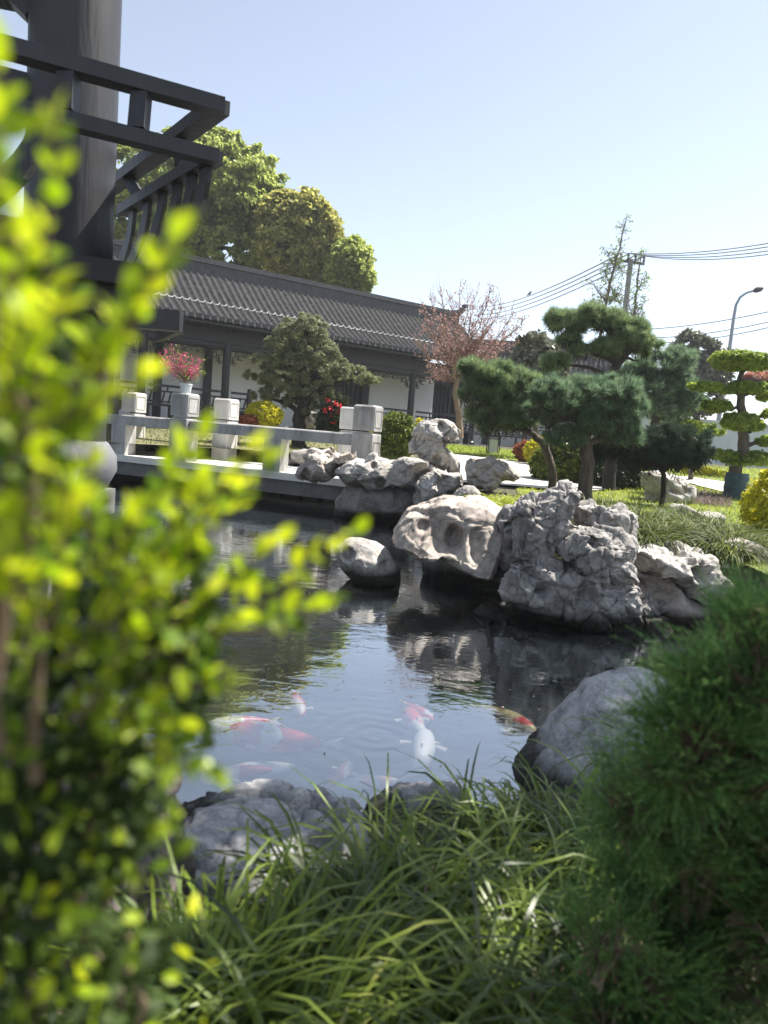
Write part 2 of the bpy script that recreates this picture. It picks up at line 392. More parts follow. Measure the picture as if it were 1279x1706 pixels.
# ------------------------------------------------------------ ground with the pond basin
POND = np.array([(-3.2, 1.7), (-1.2, 1.75), (-.5, 1.95), (.05, 2.2), (.5, 2.35), (.9, 2.9), (1.7, 3.5), (2.5, 4.2), (2.75, 4.9), (2.0, 5.35),
                 (1.3, 5.7), (.8, 6.3), (.6, 7.5), (.9, 9.0), (.8, 10.2), (.2, 10.9), (.1, 12.2), (-.6, 14.2), (-3.4, 15.2), (-7, 15.4), (-9, 12), (-8, 8), (-6, 4)])
def pond_sd(X, Y):
    P = np.stack([X, Y], -1); best = np.full(X.shape, 1e9); ins = np.zeros(X.shape, bool)
    for i in range(len(POND)):
        a, b = POND[i], POND[(i+1) % len(POND)]; e = b-a; w = P-a
        t = np.clip((w@e)/(e@e), 0, 1); d = np.hypot(*np.moveaxis(w-t[..., None]*e, -1, 0)); best = np.minimum(best, d)
        c = (a[1] > Y) != (b[1] > Y)
        with np.errstate(divide='ignore', invalid='ignore'): xi = (b[0]-a[0])*(Y-a[1])/(b[1]-a[1])+a[0]
        ins ^= c & (X < xi)
    return np.where(ins, -best, best)
xs = np.concatenate([-np.geomspace(10, 1500, 22)[::-1], np.arange(-9.8, 9.9, .14), np.geomspace(10, 1500, 22)])
ys = np.concatenate([[-300, -60, -15, -5, -2], np.arange(-1, 18.5, .14), np.geomspace(18.8, 2500, 34)])
GX, GY = np.meshgrid(xs, ys)
sdv = pond_sd(GX, GY)
rg = rng_(1); GZ = gz0(GY)+np.where(sdv > 0, 1, 0)*rg.normal(size=GX.shape)*.008
k = np.clip((sdv+.12)/.26, 0, 1); GZ = GZ*k+(-.75)*(1-k)
V = np.stack([GX, GY, GZ], -1).reshape(-1, 3); ny, nx = GX.shape
ii = (np.arange(ny-1)[:, None]*nx+np.arange(nx-1)).ravel()
Fg = np.stack([ii, ii+1, ii+nx+1, ii+nx], 1)
gm = solid('earth', (.035, .032, .02), (.09, .085, .045), .95, 3, .6, 25)
bedm = solid('pond_bed', (.006, .008, .006), (.02, .022, .015), .9, 5)
mid_ = (V[Fg].mean(1)[:, 2] < .02).astype(int)
ground = mesh_np('ground', V, Fg, [gm, bedm], None, True, midx=mid_); tag(ground, kind='structure')

def water_mat():
    m, n, l = new_mat('pond_water'); n.remove(n['Principled BSDF'])
    tc = n.new('ShaderNodeTexCoord'); mp = n.new('ShaderNodeMapping'); mp.inputs['Scale'].default_value = (1, 1.6, 1); l.new(tc.outputs['Object'], mp.inputs[0])
    a = n.new('ShaderNodeTexNoise'); a.inputs['Scale'].default_value = 2.2; a.inputs['Detail'].default_value = 3; a.inputs['Distortion'].default_value = .8; l.new(mp.outputs[0], a.inputs[0])
    b = n.new('ShaderNodeTexNoise'); b.inputs['Scale'].default_value = 13; b.inputs['Detail'].default_value = 2; b.inputs['Distortion'].default_value = 1.0; l.new(mp.outputs[0], b.inputs[0])
    rp = PZ(625, 1228, 0)
    mv = n.new('ShaderNodeMapping'); mv.inputs['Location'].default_value = (-rp[0], -rp[1], 0); l.new(tc.outputs['Object'], mv.inputs[0])
    w = n.new('ShaderNodeTexWave'); w.wave_type = 'RINGS'; w.rings_direction = 'Z'; w.inputs['Scale'].default_value = 4.2; w.inputs['Distortion'].default_value = 4; w.inputs['Detail'].default_value = 1; l.new(mv.outputs[0], w.inputs[0])
    ln = n.new('ShaderNodeVectorMath'); ln.operation = 'LENGTH'; l.new(mv.outputs[0], ln.inputs[0])
    mr = n.new('ShaderNodeMapRange'); mr.inputs[1].default_value = .05; mr.inputs[2].default_value = .5; mr.inputs[3].default_value = 1; mr.inputs[4].default_value = 0; l.new(ln.outputs['Value'], mr.inputs[0])
    wm = n.new('ShaderNodeMath'); wm.operation = 'MULTIPLY'; l.new(w.outputs[0], wm.inputs[0]); l.new(mr.outputs[0], wm.inputs[1])
    b1 = n.new('ShaderNodeBump'); b1.inputs['Strength'].default_value = .5; b1.inputs['Distance'].default_value = .006; l.new(a.outputs[0], b1.inputs['Height'])
    b2 = n.new('ShaderNodeBump'); b2.inputs['Strength'].default_value = .5; b2.inputs['Distance'].default_value = .0012; l.new(b.outputs[0], b2.inputs['Height']); l.new(b1.outputs[0], b2.inputs['Normal'])
    b3 = n.new('ShaderNodeBump'); b3.inputs['Strength'].default_value = .5; b3.inputs['Distance'].default_value = .0011; l.new(wm.outputs[0], b3.inputs['Height']); l.new(b2.outputs[0], b3.inputs['Normal'])
    lw = n.new('ShaderNodeLayerWeight'); lw.inputs[0].default_value = .5; l.new(b3.outputs[0], lw.inputs['Normal'])
    pwn = n.new('ShaderNodeMath'); pwn.operation = 'POWER'; l.new(lw.outputs['Facing'], pwn.inputs[0]); pwn.inputs[1].default_value = 2.6
    fr = n.new('ShaderNodeMath'); fr.operation = 'MULTIPLY_ADD'; l.new(pwn.outputs[0], fr.inputs[0]); fr.inputs[1].default_value = .86; fr.inputs[2].default_value = .22
    gl = n.new('ShaderNodeBsdfGlossy'); gl.inputs['Roughness'].default_value = .015; gl.inputs[0].default_value = (.93, .97, 1, 1); l.new(b3.outputs[0], gl.inputs['Normal'])
    tr = n.new('ShaderNodeBsdfTransparent'); tr.inputs[0].default_value = (.93, .96, .95, 1)
    mu = n.new('ShaderNodeBsdfDiffuse'); mu.inputs[0].default_value = (.010, .014, .016, 1)
    m0 = n.new('ShaderNodeMixShader'); m0.inputs[0].default_value = .38; l.new(tr.outputs[0], m0.inputs[1]); l.new(mu.outputs[0], m0.inputs[2])
    ms = n.new('ShaderNodeMixShader'); l.new(fr.outputs[0], ms.inputs[0]); l.new(m0.outputs[0], ms.inputs[1]); l.new(gl.outputs[0], ms.inputs[2])
    l.new(ms.outputs[0], n['Material Output'].inputs[0]); return m
pw = MB(); pw.add([(-10, 1.2, 0), (3.4, 1.2, 0), (3.4, 16, 0), (-10, 16, 0)], [(0, 1, 2, 3)])
tag(pw.build('pond_water', water_mat()), kind='structure')

# path, draped on the slope
pg = np.array([PG(744, 757), PG(890, 774), PG(1150, 797), PG(1285, 815), PG(1500, 842), PG(1500, 880), PG(1279, 841), PG(1150, 808), PG(960, 822), PG(850, 812), PG(700, 802), PG(690, 770)])
def drape(name, poly, mat, dz, step=.25, kind='structure', grow=0):
    x0, y0 = poly[:, 0].min(), poly[:, 1].min(); x1, y1 = poly[:, 0].max(), poly[:, 1].max()
    bm = bmesh.new(); f = bm.faces.new([bm.verts.new((p[0], p[1], 0)) for p in poly])
    for ax, a, b in ((1, y0, y1),):
        for c in np.arange(a+step, b, step):
            bmesh.ops.bisect_plane(bm, geom=bm.verts[:]+bm.edges[:]+bm.faces[:], plane_co=(0, c, 0), plane_no=(0, 1, 0))
    for v in bm.verts: v.co.z = float(gz0(v.co.y))+dz
    bmesh.ops.recalc_face_normals(bm, faces=bm.faces[:])
    me = bpy.data.meshes.new(name); bm.to_mesh(me); bm.free(); me.materials.append(mat)
    for p in me.polygons:
        if p.normal.z < 0: p.flip()
    o = bpy.data.objects.new(name, me); link(o); return tag(o, kind=kind)
M['path'] = solid('path_stone', (.42, .40, .35), (.62, .59, .52), .85, 5, .3, 60)
drape('path', pg, M['path'], .03)

# ------------------------------------------------------------ covered corridor
A0 = np.array([-5.328, 17.994]); B0 = np.array([1.013, 22.473]); cu = (B0-A0)/np.linalg.norm(B0-A0); cv = np.array([-cu[1], cu[0]])
CRZ = math.atan2(cu[1], cu[0])
def tile_roof(name, s0, s1, t0, t1, z0, z1, parent, mat, per=.2, curve=1.18, nstep=13):
    """pantile slope: half-round cover tiles over concave pans, lapped in courses"""
    k = 8; ns = int(round((s1-s0)/per)); u = np.arange(ns*k+1)/k
    prof = np.where((u % 1) < .5, np.sin((u % 1)*2*math.pi)*.055, -.018*np.sin(((u % 1)-.5)*2*math.pi))
    tt = []; zz = []
    for i in range(nstep):
        for f, lift in ((0.0, .016), (.97, 0.0)): tt.append((i+f)/nstep); zz.append(lift)
    tt = np.array(tt); zz = np.array(zz); Sg, Tg = np.meshgrid(s0+u*per, tt)
    Z = z0+(z1-z0)*Tg**curve+prof[None, :]+zz[:, None]; T = t0+(t1-t0)*Tg
    V = np.stack([Sg, T, Z], -1).reshape(-1, 3); nx = len(u); ny = len(tt)
    ii = (np.arange(ny-1)[:, None]*nx+np.arange(nx-1)).ravel(); F = np.stack([ii, ii+1, ii+nx+1, ii+nx], 1)
    o = mesh_np(name, V, F, mat, parent, True, world=False)
    return o
M['tile'] = solid('roof_tile', (.020, .020, .023), (.08, .079, .078), .85, 9, .3, 50, .15)
M['tile2'] = solid('roof_tile_end', (.04, .04, .045), (.09, .09, .095), .6, 9, .2, 50)
cor = empty('covered_corridor', (A0[0], A0[1], 1.0), 'long covered walkway with tiled roof, dark columns and white wall across the pond', 'corridor', rz=CRZ)
def s_at(px, py, t, A=A0, u=cu, v=cv):
    d = ray(px, py); k = (t-((0-A[0])*v[0]+(0-A[1])*v[1]))/(d[0]*v[0]+d[1]*v[1]); p = np.array([d[0]*k, d[1]*k])-A
    return float(p@u)
SL, SR = -5.0, 10.7
rf = tile_roof('roof', SL, SR, 0, 2.0, 2.7, 4.12, cor, M['tile'])
mb = MB(); mb.add([(SL, 4.1, 2.68), (SR, 4.1, 2.68), (SR, 2.05, 4.1), (SL, 2.05, 4.1)], [(0, 1, 2, 3)]); mb.build('back_slope', M['tile'], rf, world=False)
mb = MB()                                             # ridge with raised end
mb.box(((SL+SR)/2, 2.05, 4.21), (SR-SL-.6, .26, .34)); mb.box(((SL+SR)/2, 2.05, 4.425), (SR-SL-.5, .34, .07)); mb.box(((SL+SR)/2, 2.05, 4.50), (SR-SL-.5, .2, .07))
for i in range(5): mb.box((SR-.38+i*.1, 2.05, 4.50+.018*i*i), (.12, .2, .16-.012*i))
mb.build('ridge', M['tile2'], rf, world=False)
mb = MB()
for i in range(int((SR-SL)/.2)):
    s = SL+.05+i*.2
    mb.tube([(s, -.035, 2.705), (s, .03, 2.715)], .062, 10)
    mb.add([(s+.045, -.02, 2.70), (s+.155, -.02, 2.70), (s+.155, -.025, 2.66), (s+.10, -.03, 2.615), (s+.045, -.025, 2.66)], [(0, 4, 3, 2, 1)])
mb.build('eave_tiles', M['tile2'], rf, world=False)
M['lead'] = solid('light_string', (.6, .6, .58), (.8, .8, .78), .5, 30)
mb = MB(); pts = []
for i in range(int((SR-SL)/.05)):
    s = SL+i*.05; f = .36; uu = ((s-SL)/.2) % 1
    pts.append((s, 2.0*f+.012*math.sin(s*31), 2.7+1.42*f**1.18+(max(0, math.sin(uu*2*math.pi))*.055)+.028))
mb.tube(pts, .014, 5); mb.build('light_string', M['lead'], rf, world=False)
mb = MB(); mb.box(((SL+SR)/2, 2.0, -.12), (SR-SL, 3.1, .28)); mb.build('plinth', M['fascia'], cor, world=False)
mb = MB(); mb.box(((SL+SR)/2, 2.62, 1.2), (SR-SL, .12, 2.38)); mb.build('wall', M['plaster'], cor, world=False)
mb = MB()                                             # eaves soffit, fascia and beams
mb.box(((SL+SR)/2, .06, 2.585), (SR-SL-.02, .05, .07)); mb.bar((((SL+SR)/2), .03, 2.60), ((SL+SR)/2, 1.2, 3.02), SR-SL-.05, .03)
mb.box(((SL+SR)/2, .75, 2.36), (SR-SL-.1, .16, .34)); mb.box(((SL+SR)/2, .75, 2.13), (SR-SL-.1, .11, .10)); mb.box(((SL+SR)/2, 2.46, 2.3), (SR-SL-.1, .14, .25))
for i in range(int((SR-SL)/.25)): mb.bar((SL+.1+i*.25, .1, 2.58), (SL+.1+i*.25, 1.1, 2.95), .06, .07)
mb.build('beam', M['dark_wood'], cor, world=False)
fc = [s_at(p, 640, .75) for p in (235, 375, 541, 687)]; fc = [fc[0]-3.0] + fc + [s_at(760, 660, .75), SR-.3]
for s in fc:
    mb = MB(); mb.lathe((s, .75, 0), [(.15, 0.02), (.15, .1), (.105, .14), (.1, 2.6)], 14); mb.build('column', M['dark_wood'], cor, True, world=False)
for px in (262, 345, 448, 520): 
    s = s_at(px, 640, 2.5); mb = MB(); mb.box((s, 2.5, 1.2), (.2, .14, 2.4)); mb.build('wall_post', M['dark_wood'], cor, world=False)
sA, sB = s_at(562, 650, 2.5), s_at(606, 650, 2.5)
mb = MB(); mb.box((sA, 2.48, 1.2), (.22, .2, 2.4)); mb.box((sB, 2.48, 1.2), (.28, .2, 2.4)); mb.box(((sA+sB)/2, 2.5, 1.2), (sB-sA, .06, 2.3))
for k_ in range(5): mb.box((sA+(sB-sA)*(k_+1)/6, 2.45, 1.3), (.03, .04, 2.2))
mb.build('door', M['dark_wood'], cor, world=False)
sA, sB = s_at(722, 670, 1.2), s_at(768, 670, 1.2)
mb = MB(); mb.box(((sA+sB)/2, 1.2, 1.1), (sB-sA, .08, 2.2))
for k_ in range(7): mb.box((sA+(sB-sA)*(k_+.5)/7, 1.14, 1.1), (.04, .04, 2.2))
mb.build('board_screen', M['dark_wood'], cor, world=False)
def fret(s0, s1, parent):
    mb = MB(); w = s1-s0; n = max(4, int(w/.17)); c = w/n; b = .022; t = .75
    mb.box(((s0+s1)/2, t, 2.06), (w, b, b))
    for i in range(n):
        x = s0+i*c; e = min(i, n-1-i); h = .15+(.20 if e == 0 else .10 if e == 1 else .03 if i % 2 else 0)
        mb.box((x+c*.02, t, 2.06-h/2), (b, b, h)); mb.box((x+c*.5, t, 2.06-h), (c*.96, b, b)); mb.box((x+c*.5, t, 2.06-h*.55), (c*.6, b, b))
        mb.box((x+c*.75, t, 2.06-h*.28), (b, b, h*.56)); mb.box((x+c*.3, t, 2.06-h*.78), (b, b, h*.45))
        if e == 0:
            mb.box((x+c*.5, t, 1.66), (c*.7, b, b)); mb.box((x+c*.5, t, 1.74), (b, b, .16))
    mb.build('fretwork', M['dark_wood'], parent, world=False)
def bench(s0, s1, parent):
    mb = MB(); m = (s0+s1)/2; w = s1-s0; t = .62
    mb.box((m, t+.16, .44), (w, .36, .06)); mb.box((m, t-.06, .92), (w, .06, .06)); mb.box((m, t-.03, .78), (w, .04, .04)); mb.box((m, t, .52), (w, .04, .04))
    n = max(3, int(w/.16))
    for i in range(n): mb.bar((s0+(i+.3)*w/n, t, .48), (s0+(i+.62)*w/n, t-.05, .80), .035, .04, (0, 1, 0))
    for i in range(1, int(w/.65)+1): mb.box((s0+i*w/(int(w/.65)+1), t-.05, .85), (.035, .04, .14))
    for i in range(int(w/.8)+2): mb.box((s0+.05+i*(w-.1)/(int(w/.8)+1), t+.16, .2), (.08, .28, .42))
    mb.build('bench_railing', M['dark_wood'], parent, world=False)
for a, b in zip(fc[:-1], fc[1:]):
    fret(a+.11, b-.11, cor)
    if abs(a-fc[2]) < .01:                             # way in beside the second column
        e = s_at(413, 660, .6); bench(a+.11, e, cor); mb = MB(); mb.box((e+.03, .58, .5), (.11, .11, 1.0)); mb.tube([(e+.03, .58, 1.0), (e+.03, .58, 1.06)], .06, 10); mb.build('newel', M['dark_wood'], cor, world=False)
    else: bench(a+.11, b-.11, cor)

# further wing, behind the pines
wa = PZ(800, 632, 3.7)[:2]; wb = PZ(1030, 646, 3.7)[:2]; wu = (wb-wa)/np.linalg.norm(wb-wa); wL = float(np.linalg.norm(wb-wa))
wing = empty('corridor_wing', (wa[0], wa[1], 1.0), 'farther tiled walkway roof seen in the gaps between the pine crowns', 'corridor', rz=math.atan2(wu[1], wu[0]))
r2 = tile_roof('roof', -1.5, wL, 0, 2.1, 2.7, 4.25, wing, M['tile'])
mb = MB(); mb.box((wL/2-.7, 2.1, 4.35), (wL+1.2, .26, .36)); mb.box((wL/2-.7, 2.1, 4.56), (wL+1.3, .34, .07)); mb.build('ridge', M['tile2'], r2, world=False)
mb = MB(); mb.box((wL/2-.7, .6, 2.35), (wL+1.4, .2, .4)); mb.bar((wL/2-.7, .03, 2.6), (wL/2-.7, 1.2, 3.02), wL+1.4, .04); mb.build('beam', M['dark_wood'], wing, world=False)
mb = MB(); mb.box((wL/2-.7, 2.5, 1.2), (wL+1.3, .12, 2.5)); mb.build('wall', M['plaster'], wing, world=False)
for s in np.linspace(-1.3, wL-.2, 5):
    mb = MB(); mb.lathe((s, .6, -.05), [(.12, 0), (.1, .1), (.1, 2.4)], 10); mb.build('column', M['dark_wood'], wing, True, world=False)
bench(-1.2, wL-.3, wing)

# dark timber canopy at the bridge head
cn = empty('bridge_head_canopy', (-6.0, 12.6, .47), 'dark flat-sided timber canopy on a square post where the stone bridge meets the walkway', 'canopy')
pc = PY(181, 560, 12.6); mb = MB(); mb.box((pc[0], 12.6, 1.65), (.33, .3, 2.36)); mb.build('post', M['dark_wood'], cn)
pe = PY(302, 536, 12.2); mb = MB(); mb.box((pe[0]-2.6, 12.2, pe[2]), (5.2, .22, .33)); mb.bar((pe[0]-.03, 12.3, pe[2]-.05), (pe[0]-1.25, 14.8, pe[2]+.0), .12, .24)
mb.box((pe[0]-3.0, 13.3, pe[2]+.12), (4.4, 2.0, .06)); mb.build('beam', M['dark_wood'], cn)

# ------------------------------------------------------------ pavilion at the left
pav = empty('pavilion', (-1.75, 4.1, .55), 'dark pavilion with a thick round column and cantilevered curved-back bench rail over the pond', 'pavilion')
mb = MB(); mb.box((-3.2, 4.1, 5.12), (4.6, 3.2, .16)); mb.add([(-5.6, 2.4, 5.2), (-.8, 2.4, 5.2), (-.8, 5.8, 5.2), (-5.6, 5.8, 5.2), (-3.2, 4.1, 6.9)], [(0, 1, 4), (1, 2, 4), (2, 3, 4), (3, 0, 4), (3, 2, 1, 0)]); mb.build('roof', M['tile2'], pav)
mb = MB(); mb.bar((-2.02, 4.02, 3.25), (-3.1, 3.75, 4.1), .10, .16); mb.bar((-2.0, 4.0, 2.78), (-3.4, 3.65, 2.9), .08, .24); mb.box((-2.75, 3.9, 3.5), (1.4, .04, .5), .24); mb.build('bracket', M['pav_wood'], pav)
mb = MB(); mb.lathe((-1.83, 4.05, 0), [(.225, 1.02), (.225, 5.04)], 40); mb.build('column', M['pav_wood'], pav, True)
Cn = PY(364, 178, 3.37); L1 = PY(-60, 60, 2.98); R1 = PY(172, 322, 4.95)
C2 = PY(355, 262, 3.34); L2 = PY(-60, 158, 2.96); R2 = PY(205, 352, 4.55)
def along(a, b, t): return np.asarray(a)*(1-t)+np.asarray(b)*t
mb = MB(); mb.bar(along(Cn, L1, -.02), L1, .09, .062); mb.bar(along(Cn, R1, -.01), R1, .09, .060); mb.build('top_rail', M['pav_wood'], pav)
mb = MB(); mb.bar(along(C2, L2, -.02), L2, .08, .058); mb.bar(along(C2, R2, -.01), R2, .08, .056); mb.build('lower_rail', M['pav_wood'], pav)
def seatpt(p):   # seat edge below and inside the rail
    return np.array([p[0]*1.0, p[1], p[2]])
SC = np.array([-1.22, 3.82, 1.95]); SLf = np.array([-2.6, 3.25, 1.95]); SRr = np.array([-2.05, 5.0, 1.95])
def baluster(top, foot, w=.05, d=.03):
    mb = MB(); pts = []; top = np.asarray(top); foot = np.asarray(foot)
    for i in range(8):
        t = i/7; hor = top[:2]*(1-t**1.9)+foot[:2]*t**1.9
        b = math.sin(math.pi*t)*.03; dv = foot[:2]-top[:2]; dv = dv/np.linalg.norm(dv)
        hor = hor-dv*b; pts.append((*hor, top[2]*(1-t)+foot[2]*t))
    P_ = np.array(pts); tg = np.array([-dv[1], dv[0], 0]); VV = []; FF = []
    for i in range(len(P_)):
        d_ = unit(P_[min(i+1, 7)]-P_[max(i-1, 0)]); nr = np.cross(d_, tg)
        VV += [P_[i]+tg*a_*d/2+nr*b_*w/2 for a_, b_ in ((-1, -1), (1, -1), (1, 1), (-1, 1))]
    for i in range(7):
        for k_ in range(4): FF.append((i*4+k_, i*4+(k_+1) % 4, i*4+4+(k_+1) % 4, i*4+4+k_))
    FF += [(3, 2, 1, 0), (28, 29, 30, 31)]; mb.add(VV, FF)
    mb.build('baluster', M['pav_wood'], pav)
for t in (.06, .18, .32, .48, .66, .86): baluster(along(C2, R2, t)-np.array([0, 0, .03]), along(SC, SRr, t*.95+.02), .10, .022)
for t in (.72, .95): baluster(along(C2, L2, t)-np.array([0, 0, .03]), along(SC, SLf, t*.95), .12, .035)
for t in (.33, .62, .93):
    a, b = along(Cn, L1, t), along(C2, L2, t); mb = MB(); mb.bar(a-np.array([0, 0, .04]), b+np.array([0, 0, .03]), .07, .07, (0, 1, 0)); mb.build('rail_post', M['pav_wood'], pav)
for t in (.25, .7):
    a, b = along(Cn, R1, t), along(C2, R2, t*1.1); mb = MB(); mb.bar(a-np.array([0, 0, .04]), b+np.array([0, 0, .03]), .06, .06, (0, 1, 0)); mb.build('rail_post', M['pav_wood'], pav)
mb = MB(); mb.prism([SC[:2], SRr[:2], (-3.6, 4.6), SLf[:2]][::1], 1.84, 1.95); mb.prism([along(SC, (-2.4, 4.2, 0), .12)[:2], along(SRr, (-2.4, 4.2, 0), .12)[:2], (-3.4, 4.5), along(SLf, (-2.4, 4.2, 0), .12)[:2]], 1.70, 1.838)
mb.build('seat', M['dark_wood'], pav)
mb = MB(); mb.prism([(-1.75, 4.25), (-2.2, 5.2), (-3.6, 4.6), (-3.0, 3.6)], 1.1, 1.698); mb.build('panel', M['dark_wood'], pav)
mb = MB(); mb.box((-3.0, 4.05, .62), (2.5, 1.2, .16)); mb.box((-3.2, 4.1, .0), (2.2, .9, 1.07)); mb.build('floor', M['fascia'], pav)
dr = MB(); dr.lathe((-1.86, 4.05, .70), [(.20, 0), (.27, .06), (.32, .16), (.315, .24), (.27, .31), (.235, .335), (.01, .336)], 40)
d1 = dr.build('column_base', M['granite'], pav, True)
# front stone drum stool nearer the shrub
st = MB(); cst = PY(60, 760, 3.55); st.lathe((cst[0], 3.55, .70), [(.12, 0), (.17, .05), (.2, .17), (.19, .28), (.15, .345), (.01, .346)], 36)
tag(st.build('stone_drum', M['granite'], None, True), 'grey granite drum half hidden by the shrub, left of the pavilion column base', 'stone drum')

# ------------------------------------------------------------ stone bridge
th = math.radians(22); bu = np.array([math.cos(th), -math.sin(th)]); bn = np.array([math.sin(th), math.cos(th)])
B1 = np.array([-3.36, 11.83])
br = empty('stone_bridge', (B1[0], B1[1], 0), 'low grey stone bridge with square posts and single rails crossing the pond', 'bridge', rz=-th)
def bs(px, py=720, t=0): return s_at(px, py, t, B1, bu, bn)
sE = bs(608, 760); sL = bs(150); sM = bs(462); sM2 = bs(206)
bwid = 1.35
mb = MB(); mb.box(((sL-2+sE+.3)/2, bwid/2, .42), (sE-sL+2.3, bwid+.55, .1), ch=0); mb.build('deck', M['deck'], br, world=False)
mb = MB(); mb.box(((sL-2+sE+.2)/2, bwid/2, .26), (sE-sL+2.1, bwid+.42, .215)); mb.build('fascia', M['fascia'], br, world=False)
for s in (sL-.3, (sM2+sE)/2-.6, sE-.1):
    mb = MB(); mb.box((s, bwid/2, -.25), (.3, bwid-.1, .8)); mb.build('pier', M['fascia'], br, world=False)
def bpost(s, t, mat, w=.33):
    mb = MB(); mb.box((s, t, .47+.345), (w, w, .69), ch=.012); mb.box((s, t, .47+.695), (w-.05, w-.05, .03)); mb.box((s, t, 1.385), (w+.012, w+.012, .37), ch=.025)
    o = mb.build('post', mat, br, world=False)
    pn = MB()
    for zc, hh in ((1.385, .24), (.82, .46)):
        for sx, sy in ((0, -1), (1, 0)):
            ww = w-.1; e = w/2+(.008 if zc > 1 else .002)
            for a in (-1, 1):
                if sx == 0: pn.box((s+a*ww/2, t-e, zc), (.016, .012, hh)); pn.box((s, t-e, zc+a*hh/2), (ww-.017, .012, .016))
                else: pn.box((s+e, t+a*ww/2, zc), (.012, .016, hh)); pn.box((s+e, t, zc+a*hh/2), (.012, ww-.017, .016))
    pn.build('carved_frame', mat, o, world=False)
def brail(s0, s1, t, mat): mb = MB(); mb.box(((s0+s1)/2, t, 1.055), (s1-s0, .2, .17), ch=.015); mb.build('rail', mat, br, world=False)
def bshort(s, t, mat): mb = MB(); mb.box((s, t, .72), (.3, .26, .498)); mb.build('short_post', mat, br, world=False)
s1p = bs(306)
for s in (s1p-3.3, s1p, sE): bpost(s, 0, M['marble'])
for a, b in ((s1p-3.3, s1p), (s1p, sE)): brail(a+.168, b-.168, 0, M['marble'])
bshort(sM, 0, M['marble']); bshort(sM2, 0, M['marble'])
b1, b2, b3 = bs(222, 700, bwid), bs(376, 700, bwid), bs(586, 720, bwid)
for s in (b1-1.7, b1, b2, b3): bpost(s, bwid, M['marble_bounce_lit'])
for a, b in ((b1-1.7, b1), (b1, b2), (b2, b3)): brail(a+.168, b-.168, bwid, M['marble_bounce_lit'])

# ------------------------------------------------------------ rocks round the pond
M['rk_pale'] = rock_mat('pale_limestone', (.62, .58, .535), (.45, .42, .385), (.20, .18, .165), 6, .7)
M['rk_warm'] = rock_mat('warm_limestone', (.58, .52, .46), (.44, .385, .34), (.24, .20, .175), 4, .5)
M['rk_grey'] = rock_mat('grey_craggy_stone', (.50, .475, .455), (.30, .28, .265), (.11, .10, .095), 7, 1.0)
M['rk_near'] = rock_mat('blue_grey_boulder', (.62, .61, .60), (.44, .435, .435), (.17, .17, .175), 9, .8)
M['rk_brown'] = rock_mat('brown_grey_boulder', (.22, .19, .175), (.14, .12, .11), (.06, .05, .045), 10, .7)
def o3(L, k=3.1975, ox=400, oy=480): return [(ox+x/k, oy+y/k) for x, y in L]
z3 = lambda L: o3(L); z4 = lambda L: o3(L, 3.1975, 680, 460); z7 = lambda L: o3(L, 2.284, 520, 740); z6 = lambda L: o3(L, 3.887, 950, 700)
z1 = lambda L: o3(L, 4.263, 560, 600)
GR = 'weathered rocks standing round the pond'
rock('pond_rock', 'low hollowed pinkish rock lying against the bridge deck edge', z3([(300, 1000), (318, 960), (362, 930), (345, 885), (380, 862), (440, 870), (480, 850), (520, 872), (560, 868), (645, 895), (560, 930), (530, 980), (500, 1012), (430, 1032), (350, 1022)]), 9.8, .8, M['rk_warm'], 1, .04, 2.6, .4, facet=.05, ffreq=2.6, crack=.02, pits=[(508, 792, 9, .16), (545, 757, 9, .12), (563, 753, 7, .10)], group=GR)
rock('pond_rock', 'smooth rounded grey rock overhanging the water beside the bridge end', z3([(495, 985), (540, 930), (600, 903), (655, 905), (672, 886), (720, 876), (780, 900), (850, 906), (900, 888), (970, 898), (1025, 905), (1035, 960), (975, 1010), (950, 1070), (860, 1085), (800, 1075), (740, 1090), (640, 1060), (560, 1060)]), 9.6, 1.0, M['rk_pale'], 2, .05, 2.0, .5, facet=.05, ffreq=1.8, crack=.02, power=2.0, pits=[(632, 806, 8, .28), (662, 790, 24, .2), (700, 790, 16, .22), (622, 776, 5, .12)], group=GR)
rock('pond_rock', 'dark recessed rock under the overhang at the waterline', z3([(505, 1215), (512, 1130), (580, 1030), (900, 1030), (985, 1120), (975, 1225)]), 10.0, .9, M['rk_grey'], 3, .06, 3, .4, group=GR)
rock('standing_rock', 'pale standing limestone with a beaked top, tallest beside the round green shrub', z3([(900, 885), (903, 825), (930, 785), (933, 715), (985, 697), (1050, 690), (1140, 712), (1167, 750), (1163, 812), (1135, 795), (1100, 795), (1093, 850), (1130, 880), (1165, 940), (1172, 985), (1100, 990), (1040, 965), (960, 920)]), 9.9, .55, M['rk_pale'], 4, .03, 3.0, .35, facet=.06, ffreq=2.6, crack=.02, pits=[(735, 712, 8, .1), (728, 765, 7, .12), (708, 742, 14, .05)], group=GR)
rock('pond_rock', 'grey rock block below the pale standing limestone', z3([(925, 1050), (960, 1000), (1040, 960), (1100, 972), (1178, 985), (1188, 1045), (1150, 1085), (1070, 1115), (1010, 1150), (975, 1190), (930, 1160)]), 9.4, .8, M['rk_pale'], 5, .04, 3.2, .5, facet=.07, ffreq=2.6, crack=.02, pits=[(738, 808, 14, .12)], group=GR)
rock('pond_rock', 'knobbly pale rock at the edge of the paved path', z4([(290, 1015), (310, 985), (380, 970), (450, 968), (505, 985), (560, 1018), (590, 1045), (617, 1057), (610, 1085), (560, 1112), (520, 1108), (500, 1132), (440, 1150), (380, 1150), (320, 1130), (285, 1065)]), 9.0, .6, M['rk_warm'], 6, .03, 4, .6, facet=.06, ffreq=3, crack=.02, vox=.015, pits=[(806, 780, 11, .1), (845, 800, 10, .08)], group=GR)
